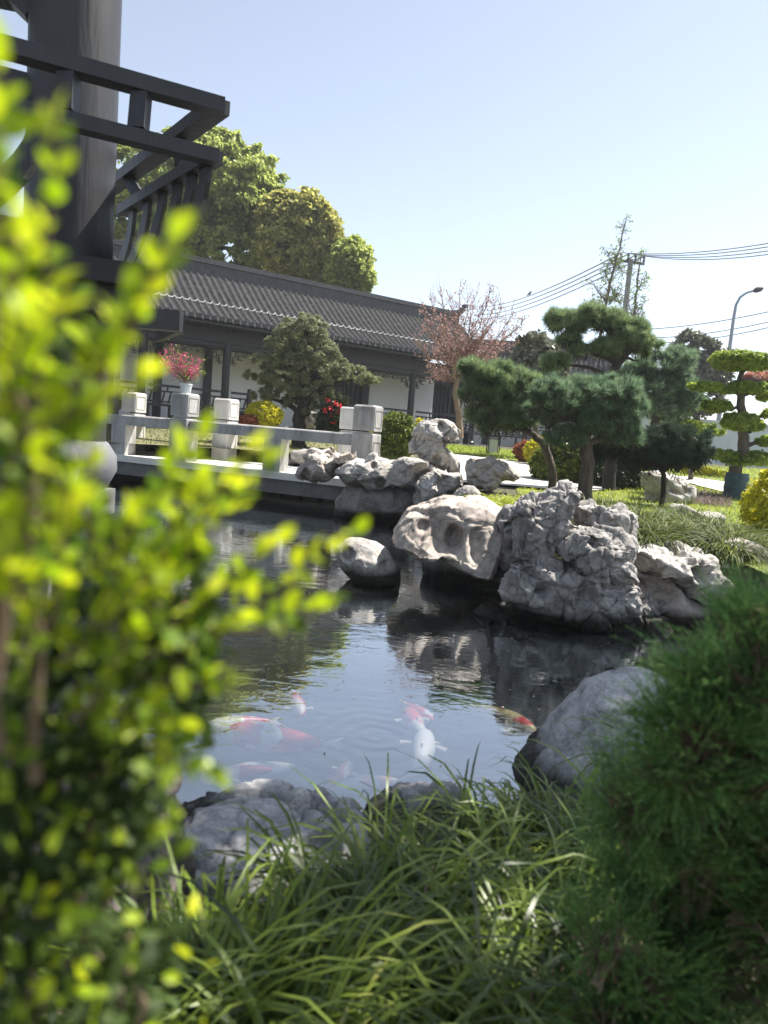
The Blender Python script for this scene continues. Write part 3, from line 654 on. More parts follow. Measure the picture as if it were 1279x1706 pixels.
rock('pond_rock', 'small pointed rock at the left tip of the yellow grass tuft', z4([(230, 1180), (262, 1140), (300, 1115), (350, 1120), (385, 1155), (370, 1200), (260, 1210)]), 7.6, .4, M['rk_grey'], 7, .03, 6, .5, group=GR)
rock('slanted_rock', 'big tilted pinkish rock face with two deep hollows above dark water', z7([(302, 372), (318, 310), (368, 252), (430, 234), (500, 202), (560, 195), (650, 212), (747, 262), (742, 305), (703, 400), (657, 490), (600, 480), (540, 445), (472, 418), (432, 432), (372, 412)]), 5.75, .9, M['rk_warm'], 8, .03, 3.6, .5, vox=.012, facet=.035, ffreq=2.2, crack=.012, power=6, lean=.6, strat=0, pits=[(757, 897, 12, .2, 1.6), (735, 893, 20, .09, 1.5), (790, 905, 10, .08, 2.2), (705, 878, 9, .06)], group=GR)
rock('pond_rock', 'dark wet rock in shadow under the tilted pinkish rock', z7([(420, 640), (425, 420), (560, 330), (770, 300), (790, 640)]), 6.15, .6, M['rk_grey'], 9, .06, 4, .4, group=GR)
z9 = lambda L: o3(L, 1.98, 633, 433)
M['rk_crag'] = rock_mat('streaked_grey_stone', (.56, .53, .50), (.33, .31, .295), (.10, .093, .088), 8, 1.0, streak=(1, 1, .45))
CG = 'pieces of the craggy grey rock group'
rock('craggy_rock', 'tall left piece of the craggy grey rock group, leaning left and highest', z9([(425, 835), (445, 798), (490, 768), (560, 750), (622, 734), (655, 752), (655, 775), (645, 815), (615, 865), (575, 935), (560, 1010), (480, 1010), (425, 985), (432, 900)]), 5.15, .6, M['rk_crag'], 10, .028, 5.0, .7, vox=.0095, facet=.042, ffreq=5.5, crack=.03, power=3.2, pits=[(865, 880, 8, .08, 2.2)], group=CG)
rock('craggy_rock', 'flat-topped upper right block of the craggy grey rock group', z9([(640, 805), (700, 785), (760, 806), (818, 812), (838, 840), (832, 900), (840, 960), (760, 950), (690, 900), (640, 870)]), 5.2, .55, M['rk_crag'], 26, .035, 5.0, .6, vox=.0095, facet=.04, ffreq=5, crack=.03, power=3.6, group=CG)
rock('craggy_rock', 'jutting ledge in the middle of the craggy grey rock group', z9([(580, 940), (640, 868), (700, 872), (780, 884), (832, 925), (826, 990), (845, 1065), (770, 1055), (700, 1060), (620, 1040)]), 4.95, .6, M['rk_crag'], 27, .028, 5.0, .6, vox=.0095, facet=.042, ffreq=5, crack=.03, power=2.8, pits=[(990, 905, 8, .1)], group=CG)
rock('craggy_rock', 'broad wet foot of the craggy grey rock group at the waterline', z9([(400, 1105), (418, 990), (480, 970), (560, 975), (620, 985), (700, 1005), (760, 1030), (845, 1045), (885, 1130), (875, 1225), (740, 1240), (600, 1220), (500, 1190), (430, 1165)]), 4.98, .7, M['rk_crag'], 28, .035, 4.5, .7, vox=.0105, facet=.05, ffreq=4.5, crack=.03, power=2.6, pits=[(885, 965, 14, .12), (905, 985, 12, .10), (975, 1000, 18, .14, 1.3)], group=CG)
rock('pond_rock', 'pale pitted rock on the right shore, sunlit on top', z6([(380, 860), (400, 805), (480, 832), (560, 800), (622, 820), (665, 855), (700, 800), (770, 798), (822, 850), (872, 838), (912, 930), (1000, 978), (1055, 1040), (1040, 1120), (940, 1200), (780, 1230), (690, 1160), (600, 1065), (500, 975), (420, 985)]), 5.3, .8, M['rk_pale'], 11, .045, 4.5, .6, vox=.013, facet=.05, ffreq=3.2, crack=.015, pits=[(1165, 958, 11, .14), (1150, 930, 8, .1)], group=GR)
rock('pond_rock', 'smooth brown hollow-sided rock under the pale pitted one', z6([(425, 985), (520, 975), (620, 1020), (700, 1120), (860, 1200), (880, 1330), (700, 1345), (560, 1310), (455, 1270), (425, 1130)]), 5.25, .7, M['rk_warm'], 12, .035, 3, .2, vox=.015, pits=[(1105, 985, 22, .2), (1075, 1005, 14, .1)], group=GR)
rock('pond_rock', 'rounded boulder alone in the water with one round hollow', z7([(78, 415), (86, 382), (130, 358), (185, 360), (245, 372), (302, 412), (332, 470), (336, 535), (270, 550), (170, 540), (112, 480)]), 5.75, .55, M['rk_pale'], 13, .03, 4, .35, vox=.01, power=2.0, pits=[(579, 926, 10, .10), (640, 945, 9, .05)], group=GR)
rock('pond_rock', 'little stone just breaking the surface in front of the craggy rock', z7([(610, 640), (648, 612), (690, 628), (695, 665), (650, 672)]), 4.9, .14, M['rk_grey'], 14, .02, 9, .4, vox=.006, group=GR)
rock('pond_rock', 'flat cracked blue-grey boulder in the foreground between shrub and grass', [(225, 1620), (228, 1440), (250, 1385), (330, 1362), (430, 1352), (520, 1362), (600, 1392), (680, 1440), (720, 1500), (720, 1620)], 1.78, .62, M['rk_near'], 15, .02, 5, .6, vox=.0075, facet=.035, ffreq=2.6, crack=.02, power=5, group=GR, base=(-.35, 1.78, .0))
rock('pond_rock', 'low dark stone at the near waterline behind the grass blades', [(560, 1400), (600, 1345), (660, 1322), (720, 1322), (775, 1340), (810, 1400), (700, 1440), (600, 1430)], 2.1, .3, M['rk_near'], 16, .015, 7, .6, vox=.008, facet=.03, ffreq=7, crack=.01, group=GR)
rock('pond_rock', 'large smooth blue-grey boulder beside the juniper at the water', [(842, 1300), (880, 1250), (926, 1200), (966, 1160), (1000, 1136), (1045, 1124), (1095, 1116), (1180, 1160), (1240, 1300), (1150, 1420), (980, 1400), (860, 1380)], 2.5, .72, M['rk_near'], 17, .02, 3.2, .5, facet=.03, ffreq=2.2, crack=.01, vox=.011, power=2.2, group=GR)
rock('pond_rock', 'blurred brown rock close to the lens behind the lower shrub branches', [(40, 1700), (30, 1450), (70, 1330), (180, 1275), (285, 1290), (312, 1400), (320, 1600), (280, 1720)], 1.35, .35, M['rk_brown'], 18, .02, 7, .5, facet=.03, ffreq=5, crack=.01, vox=.008, group=GR, base=(-.5, 1.35, .2))
rock('pond_rock', 'small mossy grey stone wedged between the tilted rock and the craggy one', [(812, 905), (820, 860), (840, 838), (868, 842), (880, 900), (870, 985), (830, 985)], 5.55, .5, M['rk_grey'], 19, .03, 5, .6, vox=.012, facet=.04, ffreq=4, crack=.02, group=GR)
rock('pond_rock', 'low dark rock at the waterline right of the craggy rock', [(1030, 1060), (1035, 1000), (1070, 975), (1110, 1005), (1120, 1065)], 5.0, .4, M['rk_grey'], 25, .03, 5, .6, vox=.012, facet=.04, ffreq=4, crack=.02, group=GR)
# right lawn rocks
pj = PG(1100, 836); yj = float(pj[1])
rock('garden_rock', 'pale upright rock block with a dark cleft on the right lawn', z6([(412, 352), (432, 300), (492, 280), (560, 288), (600, 300), (690, 330), (702, 362), (768, 378), (768, 500), (700, 545), (600, 560), (530, 560), (470, 510), (430, 440)]), yj, .7, M['rk_pale'], 20, .02, 3, .3, facet=.08, ffreq=1.8, crack=.03, vox=.018, power=3.2, pits=[(1106, 800, 4, .2), (1120, 790, 6, .05)], group='rocks on the lawn')
rock('garden_rock', 'low flat grey rock lying in the grass right of the cleft block', z6([(640, 560), (680, 528), (740, 555), (790, 588), (880, 608), (960, 598), (990, 620), (975, 668), (900, 680), (820, 660), (740, 620)]), 7.4, .5, M['rk_pale'], 21, .025, 4, .3, vox=.014, group='rocks on the lawn')
rock('garden_rock', 'sunlit flat stone at the right end of the long grass', [(1205, 905), (1235, 895), (1300, 925), (1330, 960), (1290, 985), (1230, 950)], 5.6, .6, M['rk_warm'], 22, .02, 5, .4, group='rocks on the lawn')
# far shore seen through and over the bridge
fs = [(222, 745, 14.9, .34, .3, 'brown round boulder seen under the left of the bridge rail'), (340, 752, 14.9, .36, .32, 'dark wet boulder seen between the bridge posts'), (300, 745, 15.4, .4, .26, 'white flat stone left of the dark wet boulder'),
      (432, 750, 14.3, .25, .26, 'white stone behind the short bridge post'), (512, 762, 12.9, .32, .34, 'rough grey stone just left of the hollowed pinkish rock'), (470, 768, 13.6, .3, .2, 'small white edging stone behind the bridge rail')]
for i, (px, py, Y, r, hh, lb) in enumerate(fs):
    w = r*F_PX/Y; h2 = hh*F_PX/Y; q = rng_(50+i); out = [(px+w*math.cos(a)*q.uniform(.85, 1.1), py-h2*.5*math.sin(a)*q.uniform(.85, 1.1)) for a in np.linspace(0, 2*math.pi, 11)[:-1]]
    rock('shore_stone', lb, out, Y, r*1.5, M['rk_grey'] if i in (1, 4) else M['rk_warm'] if i == 0 else M['rk_pale'], 30+i, .04, 4, .5, vox=.025, group='stones on the far shore')
fr_ = [(510, 699, 15.6, 27, 16, 'rk_grey', 'round grey boulder at the foot of the cloud-pruned podocarpus'), (529, 716, 15.2, 8, 7, 'rk_pale', 'small white pointed stone below the round grey boulder'), (548, 717, 15.2, 14, 7, 'rk_pale', 'low pale stone under the red camellia'), (484, 716, 15.2, 26, 7, 'rk_pale', 'long pale edging stone behind the bridge rail')]
for i, (px, py, Y, w, h2, mm, lb) in enumerate(fr_):
    q = rng_(70+i); out = [(px+w*math.cos(a)*q.uniform(.9, 1.05), py-h2*math.sin(a)*q.uniform(.9, 1.05)+(0)) for a in np.linspace(0, 2*math.pi, 11)[:-1]]+[]
    rock('shore_stone', lb, out, Y, .5, M[mm], 40+i, .03, 4, .4, vox=.025, group='stones on the far shore')

# ------------------------------------------------------------ trees and shrubs
def px_lobes(L, Y):
    out = []
    for q in L:
        x, y, rx, ry = q[:4]; dY = q[4] if len(q) > 4 else 0; yy = Y+dY
        rxm, rym = rx*yy/F_PX, ry*yy/F_PX
        dep = q[5] if len(q) > 5 else max(rym, rxm*.75)
        out.append((PY(x, y, yy), (rxm, dep, rym)))
    return out
def limbs(mb, r, base, fork, targets, r0, r1, wob=.06, n=8, rt=.3):
    """trunk base->fork list, then limbs to each target"""
    P = [np.asarray(p, float) for p in ([base]+list(fork))]; pts = []
    for a, b in zip(P[:-1], P[1:]): pts += bez(a, b, 4, wob=wob, r=r)[:-1]
    pts.append(P[-1]); rad = np.linspace(r0, r1, len(pts)); rad[0] *= 1.25; mb.tube(pts, rad, 10)
    for t in targets:
        d = [np.linalg.norm(np.asarray(p)-t)+.6*max(0, p[2]-t[2]+.05) for p in pts]; i = int(np.argmin(d)); i = max(1, min(i, len(pts)-1)); st = pts[i]
        L = np.linalg.norm(t-st)
        if L < .03: continue
        bz = bez(st, t, 5, (0, 0, .08*L), wob*1.2, r); rr = rad[i]*.55
        mb.tube(bz, np.linspace(rr, max(rr*rt, .004), len(bz)), 6)
def ground_pt(px, py, Y=None):
    if Y is None: return PG(px, py)
    p = PY(px, py, Y); p[2] = float(gz0(Y)); return p
def leafy(name, label, category, lobes_px, Y, base, fork_px, n, leaf, mat, tr=(.08, .04), seed=0, sub=200, subr=.25, shell=.75, upb=.3, outward=.5, group=None, bark='bark', wob=.06, tgt=None, extra=None, fork_dY=0):
    r = rng_(seed); lobes = px_lobes(lobes_px, Y); base = np.asarray(base, float)
    e = empty(name, base, label, category, group)
    P, D, N, L, Wd = crown(r, lobes, n, sub, subr, leaf, outward, upb, shell); V, F = diamonds(P, D, N, L, Wd, .12)
    mesh_np('foliage', V, F, mat, e)
    if fork_px is not None:
        mb = MB(); fk = [PY(x, y, Y+fork_dY) for x, y in fork_px]
        T = [c-np.array([0, 0, rad[2]*.3]) for c, rad in lobes]
        if tgt: T += [PY(x, y, Y) for x, y in tgt]
        limbs(mb, r, base-np.array([0, 0, .05]), fk, T, tr[0], tr[1], wob); mb.build('trunk', M[bark], e, True)
    if extra: extra(e, r, lobes)
    return e
M['lf_camphor'] = leaf_mat('camphor_leaves', (.17, .23, .06), (.56, .62, .17), .55, .5, (.68, .64, .2), patch=.5)
M['lf_camphor2'] = leaf_mat('camphor_leaves_bronze', (.21, .23, .07), (.62, .58, .17), .55, .5, (.72, .54, .2), patch=.5)
M['lf_podo'] = leaf_mat('podocarpus_leaves', (.10, .12, .06), (.34, .36, .18), .4, .5, patch=1.5)
M['lf_yellow'] = leaf_mat('golden_leaves', (.38, .38, .02), (.75, .68, .03), .4, .5)
M['lf_round'] = leaf_mat('boxwood_leaves', (.05, .08, .015), (.24, .30, .05), .35, .35)
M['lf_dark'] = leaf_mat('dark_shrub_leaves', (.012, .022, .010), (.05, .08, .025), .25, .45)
M['lf_red'] = leaf_mat('red_leaves', (.20, .05, .03), (.42, .17, .08), .4, .5)
M['lf_bud'] = leaf_mat('cherry_buds', (.26, .13, .11), (.55, .36, .33), .4, .6)
M['lf_grey'] = leaf_mat('osmanthus_leaves', (.07, .08, .055), (.26, .27, .19), .3, .35)
M['lf_lime'] = leaf_mat('cloud_tree_leaves', (.13, .20, .03), (.46, .56, .09), .5, .4, patch=2)
M['lf_fresh'] = leaf_mat('fresh_leaves', (.14, .24, .05), (.32, .42, .12), .45, .5)
M['flower_pink'] = leaf_mat('peach_flowers', (.60, .05, .18), (.88, .16, .38), .4, .5)
M['flower_red'] = leaf_mat('camellia_flowers', (.55, .02, .03), (.85, .06, .07), .25, .5)
M['ndl'] = leaf_mat('pine_needles', (.05, .105, .07), (.30, .41, .23), .45, .45, patch=9)
M['ndl_light'] = leaf_mat('pine_needles_light', (.07, .135, .07), (.38, .47, .22), .45, .45, patch=9)
M['ndl_dark'] = leaf_mat('dark_pine_needles', (.02, .04, .03), (.08, .12, .07), .3, .5, patch=2.5)

CT = 'camphor trees rising behind the covered corridor'
def bigtree(lb, lobes, Y, base_px, fork, n, mat, seed, gr=CT, leaf=(.19, .12)):
    p = PY(base_px, 700, Y); b = (p[0], Y, 1.0)
    return leafy('broadleaf_tree', lb, 'tree', lobes, Y, b, fork, n, leaf, mat, (.28, .14), seed, 900, .17, .6, .45, .5, gr, wob=.3)
bigtree('tallest green camphor tree, directly behind the pavilion rail', [(215, 300, 62, 70), (255, 380, 80, 75), (330, 300, 62, 80), (385, 265, 50, 42), (400, 330, 70, 75), (350, 400, 85, 60), (430, 300, 40, 45), (440, 400, 50, 60), (295, 440, 60, 30), (210, 430, 60, 50), (450, 350, 34, 42), (300, 250, 50, 34), (360, 232, 30, 22), (425, 340, 40, 50)], 30, 330, [(335, 560), (340, 420), (345, 340)], 90000, M['lf_camphor'], 101)
bigtree('bronze-tinted camphor tree in the middle of the row behind the ridge', [(505, 365, 48, 48), (540, 400, 30, 45), (470, 400, 42, 55), (520, 430, 45, 42), (480, 345, 25, 28), (548, 400, 20, 30), (455, 365, 26, 36), (530, 365, 24, 30), (500, 440, 60, 34)], 29, 505, [(503, 560), (505, 460), (505, 400)], 36000, M['lf_camphor2'], 102)
bigtree('smaller rounded camphor tree at the right end of the row', [(590, 440, 28, 42), (568, 440, 28, 34), (572, 462, 34, 26), (604, 462, 20, 24)], 28.5, 592, [(590, 560), (590, 470)], 15000, M['lf_camphor'], 103)

# podocarpus
def pads(name, label, category, lobes_px, Y, base, fork, n, leaf, mat, tr, seed, **k):
    return leafy(name, label, category, lobes_px, Y, base, fork, n, leaf, mat, tr, seed, k.pop('sub', 420), k.pop('subr', .2), k.pop('shell', .85), k.pop('upb', .5), k.pop('outward', .8), **k)
pb = ground_pt(500, 735, 15.0)
pads('podocarpus', 'cloud-pruned podocarpus in layered pads in front of the corridor', 'tree', [(507, 545, 40, 20), (500, 556, 46, 16), (472, 572, 32, 17), (520, 585, 46, 22), (452, 603, 34, 15), (490, 600, 44, 18), (436, 627, 32, 11), (480, 630, 46, 16), (530, 618, 42, 24), (585, 623, 40, 12), (612, 632, 24, 7), (560, 612, 26, 14), (478, 655, 46, 15), (445, 658, 28, 11), (528, 655, 42, 12), (500, 676, 34, 11), (556, 664, 26, 8), (515, 690, 20, 6)],
     15.0, pb, [(497, 700), (512, 660), (500, 620), (512, 580), (508, 550)], 62000, (.07, .016), M['lf_podo'], (.15, .05), 110, bark='bark_dark')
# low shrubs beyond the bridge
def shrub(label, lobes, Y, n, leaf, mat, seed, name='shrub', cat_='shrub', gr=None, base=None, stem=True, **k):
    lx, ly, rx, ry = lobes[0][:4]
    b = base if base is not None else PY(lx, ly+ry, Y); b = np.array(b); b[2] = min(b[2], PY(lx, ly+ry, Y)[2])
    return leafy(name, label, cat_, lobes, Y, b, [(lx, ly+ry*.5)] if stem else None, n, leaf, mat, (.04, .02), seed, k.pop('sub', 500), k.pop('subr', .14), k.pop('shell', .93), group=gr, **k)
shrub('clipped golden-yellow dome shrub behind the bridge rail', [(440, 692, 31, 23)], 14.4, 9000, (.045, .02), M['lf_yellow'], 120)
shrub('low reddish-brown plant at the left foot of the golden dome', [(415, 700, 17, 8)], 14.2, 2500, (.04, .02), M['lf_red'], 121, name='low_plant', cat_='plant')
def red_fl(e, r, lobes):
    for x, y in ((560, 672), (563, 688), (552, 692), (546, 667), (568, 701), (571, 684), (556, 704), (550, 680), (541, 683), (566, 676)):
        P = lobe_points(r, PY(x, y, 14.5), (.04, .04, .035), 14, .5)[0]
        V, F = diamonds(P, rdir(r, len(P)), rdir(r, len(P)), r.uniform(.04, .06, len(P)), r.uniform(.03, .045, len(P)), .1); mesh_np('flower', V, F, M['flower_red'], e)
shrub('dark-leaved camellia bush with bright red flowers left of the bridge end post', [(556, 695, 20, 28), (545, 707, 18, 18)], 14.8, 3500, (.09, .05), M['lf_dark'], 122, extra=red_fl, shell=.7)
shrub('clipped round green shrub between the bridge end post and the standing limestone', [(661, 727, 36, 38)], 11.2, 17000, (.05, .03), M['lf_round'], 123)
shrub('small yellow-green shrub just behind the round green shrub', [(630, 715, 13, 14), (700, 707, 8, 8)], 13.0, 2500, (.05, .03), M['lf_yellow'], 124)
shrub('small rounded green shrub left of the bridge posts', [(199, 668, 7, 10)], 15.5, 900, (.05, .03), M['lf_round'], 125)
# red barberry, golden shrub, round shrubs behind the pines
shrub('small red-leaved barberry dome beside the golden shrub', [(874, 752, 17, 16)], 16.0, 3500, (.06, .04), M['lf_red'], 126)
shrub('bright golden shrub between the red barberry and the big round shrub', [(893, 752, 19, 19), (905, 748, 14, 22)], 15.4, 4200, (.06, .04), M['lf_yellow'], 127)
shrub('big round green shrub behind the two pine trunks', [(928, 778, 42, 44), (950, 770, 36, 44)], 11.6, 22000, (.055, .034), M['lf_round'], 128)
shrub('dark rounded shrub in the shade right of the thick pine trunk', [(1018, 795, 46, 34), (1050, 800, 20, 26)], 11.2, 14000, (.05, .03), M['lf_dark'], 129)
shrub('low dark hedge in front of the white railings', [(1075, 740, 60, 20), (1030, 742, 30, 18), (1120, 745, 40, 18)], 14.5, 9000, (.07, .04), M['lf_dark'], 130, name='hedge', cat_='hedge')
# osmanthus behind the pines, far trees
leafy('osmanthus_tree', 'grey-green broadleaf tree between the cherry and the tall pine', 'tree', [(893, 585, 36, 28), (875, 610, 30, 24), (912, 615, 34, 24), (895, 640, 40, 20)], 18, PY(893, 745, 18)*np.array([1, 1, 0])+np.array([0, 0, .8]), [(893, 690), (893, 630)], 9000, (.12, .07), M['lf_grey'], (.08, .05), 131, 200, .22)
leafy('background_tree', 'hazy round-headed tree beyond the pines, left of the street lamp', 'tree', [(1160, 590, 40, 36), (1140, 620, 40, 36), (1185, 615, 30, 40), (1120, 640, 26, 34), (1165, 650, 44, 40), (1150, 565, 16, 16)], 27, PY(1160, 780, 27)*np.array([1, 1, 0])+np.array([0, 0, .95]), [(1160, 690), (1160, 620)], 16000, (.17, .10), M['lf_grey'], (.16, .08), 132, 260, .22)
# cherry with reddish buds
def cherry(name, label, base, Y, tips, seed, n_tw, mat, fork, spread):
    r = rng_(seed); e = empty(name, base, label, 'tree'); mb = MB()
    fk = [PY(x, y, Y) for x, y in fork]; main = [np.array(base)]+fk; mb.tube([v for a, b in zip(main[:-1], main[1:]) for v in bez(a, b, 3, wob=.02, r=r)], np.linspace(.075, .045, 4*(len(main)-1)), 8)
    LP = []; top = fk[-1]
    for (x, y) in tips:
        t = PY(x, y, Y+r.uniform(-.7, .7)); s = main[-1] if r.random() < .6 else main[-2]*.4+main[-1]*.6
        b = bez(s, t, 8, (0, 0, -.04*np.linalg.norm(t-s)), .09, r); mb.tube(b, np.linspace(.020, .004, 9), 5)
        for i in range(2, 9):
            for _ in range(n_tw):
                p = b[i]; d = unit(unit(t-s)*.6+r.normal(size=3)*.55+np.array([0, 0, .45])); q = p+d*r.uniform(.15, .42)
                mb.tube([p, (p+q)/2+r.normal(size=3)*.015, q], [.0038, .003, .0022], 4, False)
                m = int(r.integers(5, 11)); tt = r.random(m)[:, None]; LP.append(p*(1-tt)+q*tt+r.normal(size=(m, 3))*.02)
    mb.build('trunk', M['twig'], e, True); LP = np.concatenate(LP); n = len(LP)
    V, F = diamonds(LP, rdir(r, n)+np.array([0, 0, .6]), rdir(r, n), r.uniform(.03, .065, n), r.uniform(.015, .03, n), .1); mesh_np('leaves', V, F, mat, e); return e
r_ = rng_(5)
tips = [(705, 520), (712, 550), (700, 580), (718, 500), (735, 495), (750, 500), (765, 492), (778, 505), (790, 500), (802, 510), (815, 490), (822, 510), (835, 515), (850, 530), (858, 550), (868, 540), (735, 540), (760, 545), (785, 545), (810, 545), (835, 560), (715, 610), (728, 590), (725, 630), (845, 580), (745, 570), (770, 575), (800, 575), (822, 590)]
cherry('cherry_tree', 'bare-branched cherry tree covered in small reddish-pink buds at the corridor end', PY(766, 730, 14.5), 14.5, tips, 140, 4, M['lf_bud'], [(765, 690), (757, 655), (765, 620)], .4)

# pines
def pine(name, label, lobes_px, Y, base, fork, n, mat, seed, tr=(.1, .05), nl=.11, nw=.006, k=16, gr=None, bark='bark', shell=.75, tgt=None):
    r = rng_(seed); lobes = px_lobes(lobes_px, Y); e = empty(name, base, label, 'pine tree', gr)
    vol = np.array([(l[1][0]*l[1][2]) for l in lobes]); vol /= vol.sum(); Ps = []; Os = []
    for (c, rad), w in zip(lobes, vol):
        nt = int(n*w); ns = max(8, nt//8); sc, so = lobe_points(r, c, np.asarray(rad)*.92, ns, shell, .25)
        kk = r.integers(0, ns, nt); sr = np.mean(rad)*r.uniform(.12, .38, ns); off = rdir(r, nt); off[:, 2] = np.abs(off[:, 2])*.9-.2
        Ps.append(sc[kk]+off*sr[kk][:, None]*(r.random((nt, 1))**.4)); Os.append(unit(so[kk]*.5+off))
    P = np.concatenate(Ps); O = unit(np.concatenate(Os)*.6+np.array([0, 0, .75])+r.normal(size=(len(P), 3))*.25)
    # gather tufts into candles
    PP = np.repeat(P, k, 0); OO = np.repeat(O, k, 0); D = unit(OO*.75+rdir(r, len(PP))*.85); m = len(PP)
    PP = PP-OO*r.uniform(0, .045, (m, 1))
    V, F = tris(PP, D, rdir(r, m), r.uniform(.7, 1.2, m)*nl, np.full(m, nw)); mesh_np('needles', V, F, mat, e)
    mb = MB(); fk = [PY(x, y, Y) for x, y in fork]; T = [c-np.array([0, 0, rad[2]*.3]) for c, rad in lobes]
    if tgt: T += [PY(x, y, Y) for x, y in tgt]
    limbs(mb, r, np.asarray(base)-np.array([0, 0, .1]), fk, T, tr[0], tr[1], .04)
    for p, o_ in list(zip(P, O))[::3]: mb.tube([p-o_*.16, p], [.006, .004], 3, False)
    mb.build('trunk', M[bark], e, True); return e
PG_ = 'sculpted pines on the pond shore'
pine('pine_tree', 'nearest low pine with thick straight trunk behind the craggy rock', [(925, 658, 44, 28, -.2), (990, 665, 60, 34), (975, 655, 46, 26), (1025, 660, 46, 36), (960, 690, 56, 34), (1020, 700, 48, 34), (905, 690, 30, 22), (940, 730, 40, 14), (1035, 725, 34, 18), (1050, 680, 24, 30)], 8.3, PY(975, 822, 8.3), [(980, 770), (975, 720), (968, 680)], 3000, M['ndl'], 150, (.085, .06), .10, .0070, 34, PG_)
pine('pine_tree', 'pine with a thin leaning trunk forking low, left of the thick trunk', [(860, 640, 30, 26), (812, 640, 40, 30), (850, 690, 44, 26), (800, 620, 32, 22), (835, 630, 36, 24), (795, 655, 32, 26), (840, 665, 42, 30), (875, 645, 30, 26), (810, 690, 36, 22), (860, 695, 34, 22), (785, 610, 16, 18), (880, 675, 30, 26), (825, 715, 30, 12)], 9.0, PY(922, 815, 9.0), [(918, 775), (908, 745), (902, 735), (870, 715)], 2900, M['ndl_light'], 151, (.055, .04), .105, .0075, 34, PG_, tgt=[(930, 725), (938, 715)])
pine('pine_tree', 'tallest pine with separate tufted tiers against the sky', [(985, 528, 32, 18), (945, 538, 34, 18), (1020, 535, 26, 16), (925, 528, 12, 12), (1075, 575, 28, 16), (1045, 565, 32, 18), (1010, 580, 28, 13), (950, 566, 22, 8), (1062, 548, 18, 14), (925, 605, 22, 14), (965, 583, 20, 8)], 10.6, PY(1012, 830, 10.6), [(1018, 740), (1013, 650), (1015, 630), (1040, 590), (1043, 560)], 2700, M['ndl_light'], 152, (.10, .05), .115, .0085, 34, PG_, 'bark_dark', tgt=[(985, 575), (985, 550), (1062, 600)])
pine('pine_tree', 'dark dense pine behind the nearest one, reaching right towards the cloud tree', [(1095, 610, 40, 20), (1130, 600, 30, 18), (1085, 650, 46, 24), (1125, 640, 34, 26), (1105, 680, 44, 22), (1060, 625, 30, 20), (1145, 665, 22, 22)], 12.8, PY(1090, 815, 12.8), [(1090, 730), (1092, 680), (1095, 640)], 2100, M['ndl'], 153, (.09, .05), .14, .010, 32, PG_, 'bark_dark')
pine('pine_tree', 'low spreading dark pine pad just above the cleft rock block', [(1060, 745, 40, 30), (1105, 738, 42, 32), (1150, 738, 36, 28), (1080, 765, 44, 18), (1176, 750, 16, 12), (1130, 765, 40, 18), (1050, 772, 24, 12), (1020, 735, 26, 26), (1000, 745, 20, 20)], 8.9, PY(1103, 842, 8.9), [(1105, 800), (1104, 765)], 3600, M['ndl_dark'], 154, (.035, .025), .08, .0055, 32, PG_, 'bark_dark')

# cloud-pruned tree on the right lawn
ctb = PG(1224, 832); yc = float(ctb[1])
pads('cloud_tree', 'lime-green cloud-pruned tree with wrapped trunk on the right lawn', 'tree', [(1234, 598, 46, 11, 0, .45), (1225, 606, 34, 8, 0, .4), (1262, 606, 26, 9), (1178, 644, 30, 6), (1238, 645, 26, 9), (1272, 652, 18, 14), (1194, 676, 25, 9), (1234, 702, 34, 13), (1258, 708, 16, 8), (1204, 757, 26, 8), (1259, 763, 36, 10), (1225, 768, 22, 7), (1285, 735, 24, 8), (1212, 650, 14, 5), (1285, 690, 16, 8)],
     yc, ctb, [(1224, 790), (1238, 740), (1234, 700), (1232, 650), (1236, 620)], 85000, (.05, .026), M['lf_lime'], (.11, .035), 160, tgt=[(1270, 770), (1240, 735)], sub=1300, subr=.16, shell=.4)
wr = MB(); c0 = np.array(ctb); c1 = PY(1228, 792, yc); n_ = 7
for i in range(n_): t = i/(n_-1); wr.tube([c0*(1-t)+c1*t-np.array([0, 0, .035]), c0*(1-t)+c1*t+np.array([0, 0, .035])], .175-.012*t+.006*(i % 2), 16)
wrap = wr.build('trunk_wrap', solid('blue_wrap', (.02, .045, .06), (.05, .10, .12), .6, 12, .4, 40), None, True); tag(wrap, 'dark blue-green binding wound round the foot of the cloud-pruned trunk', 'tree wrap')
pads('layered_shrub', 'small yellow-green shrub clipped in flat layers beside the cloud tree', 'shrub', [(1125, 688, 24, 8), (1160, 672, 26, 10), (1105, 705, 22, 7), (1145, 706, 28, 7), (1180, 715, 30, 9), (1125, 720, 30, 7)], 13.5, PG(1150, 800), [(1150, 760), (1148, 700)], 12000, (.05, .03), M['lf_lime'], (.05, .03), 161, sub=260)
shrub('golden ground-hugging plants beyond the path on the right', [(1160, 786, 34, 10), (1190, 790, 36, 7)], 16.8, 5000, (.05, .03), M['lf_yellow'], 162, name='low_plant', cat_='plant', stem=False)
shrub('yellow flowering hedge at the right edge of the lawn', [(1282, 850, 34, 62), (1262, 880, 20, 30), (1290, 800, 24, 20), (1258, 915, 26, 22), (1300, 920, 40, 40)], 7.2, 17000, (.04, .024), M['lf_yellow'], 163, name='hedge', cat_='hedge', shell=.8, subr=.2)
r = rng_(8)
shrub('small orange-red shrub standing on the dark wall at far right', [(1262, 629, 24, 8), (1290, 626, 20, 8)], 17, 2200, (.07, .05), leaf_mat('orange_leaves', (.45, .18, .12), (.72, .40, .30), .35, .5), 164, stem=False)
wl_ = MB(); p = PY(1268, 641, 17); wl_.box((p[0]+.4, 17, p[2]), (1.9, .5, .16)); wl_.box((p[0]+1.15, 17.1, (p[2]+.75)/2), (.22, .22, p[2]-.75)); tag(wl_.build('planter_shelf', M['dark_wood']), 'dark flat-topped beam carrying the orange-red shrub', 'beam')

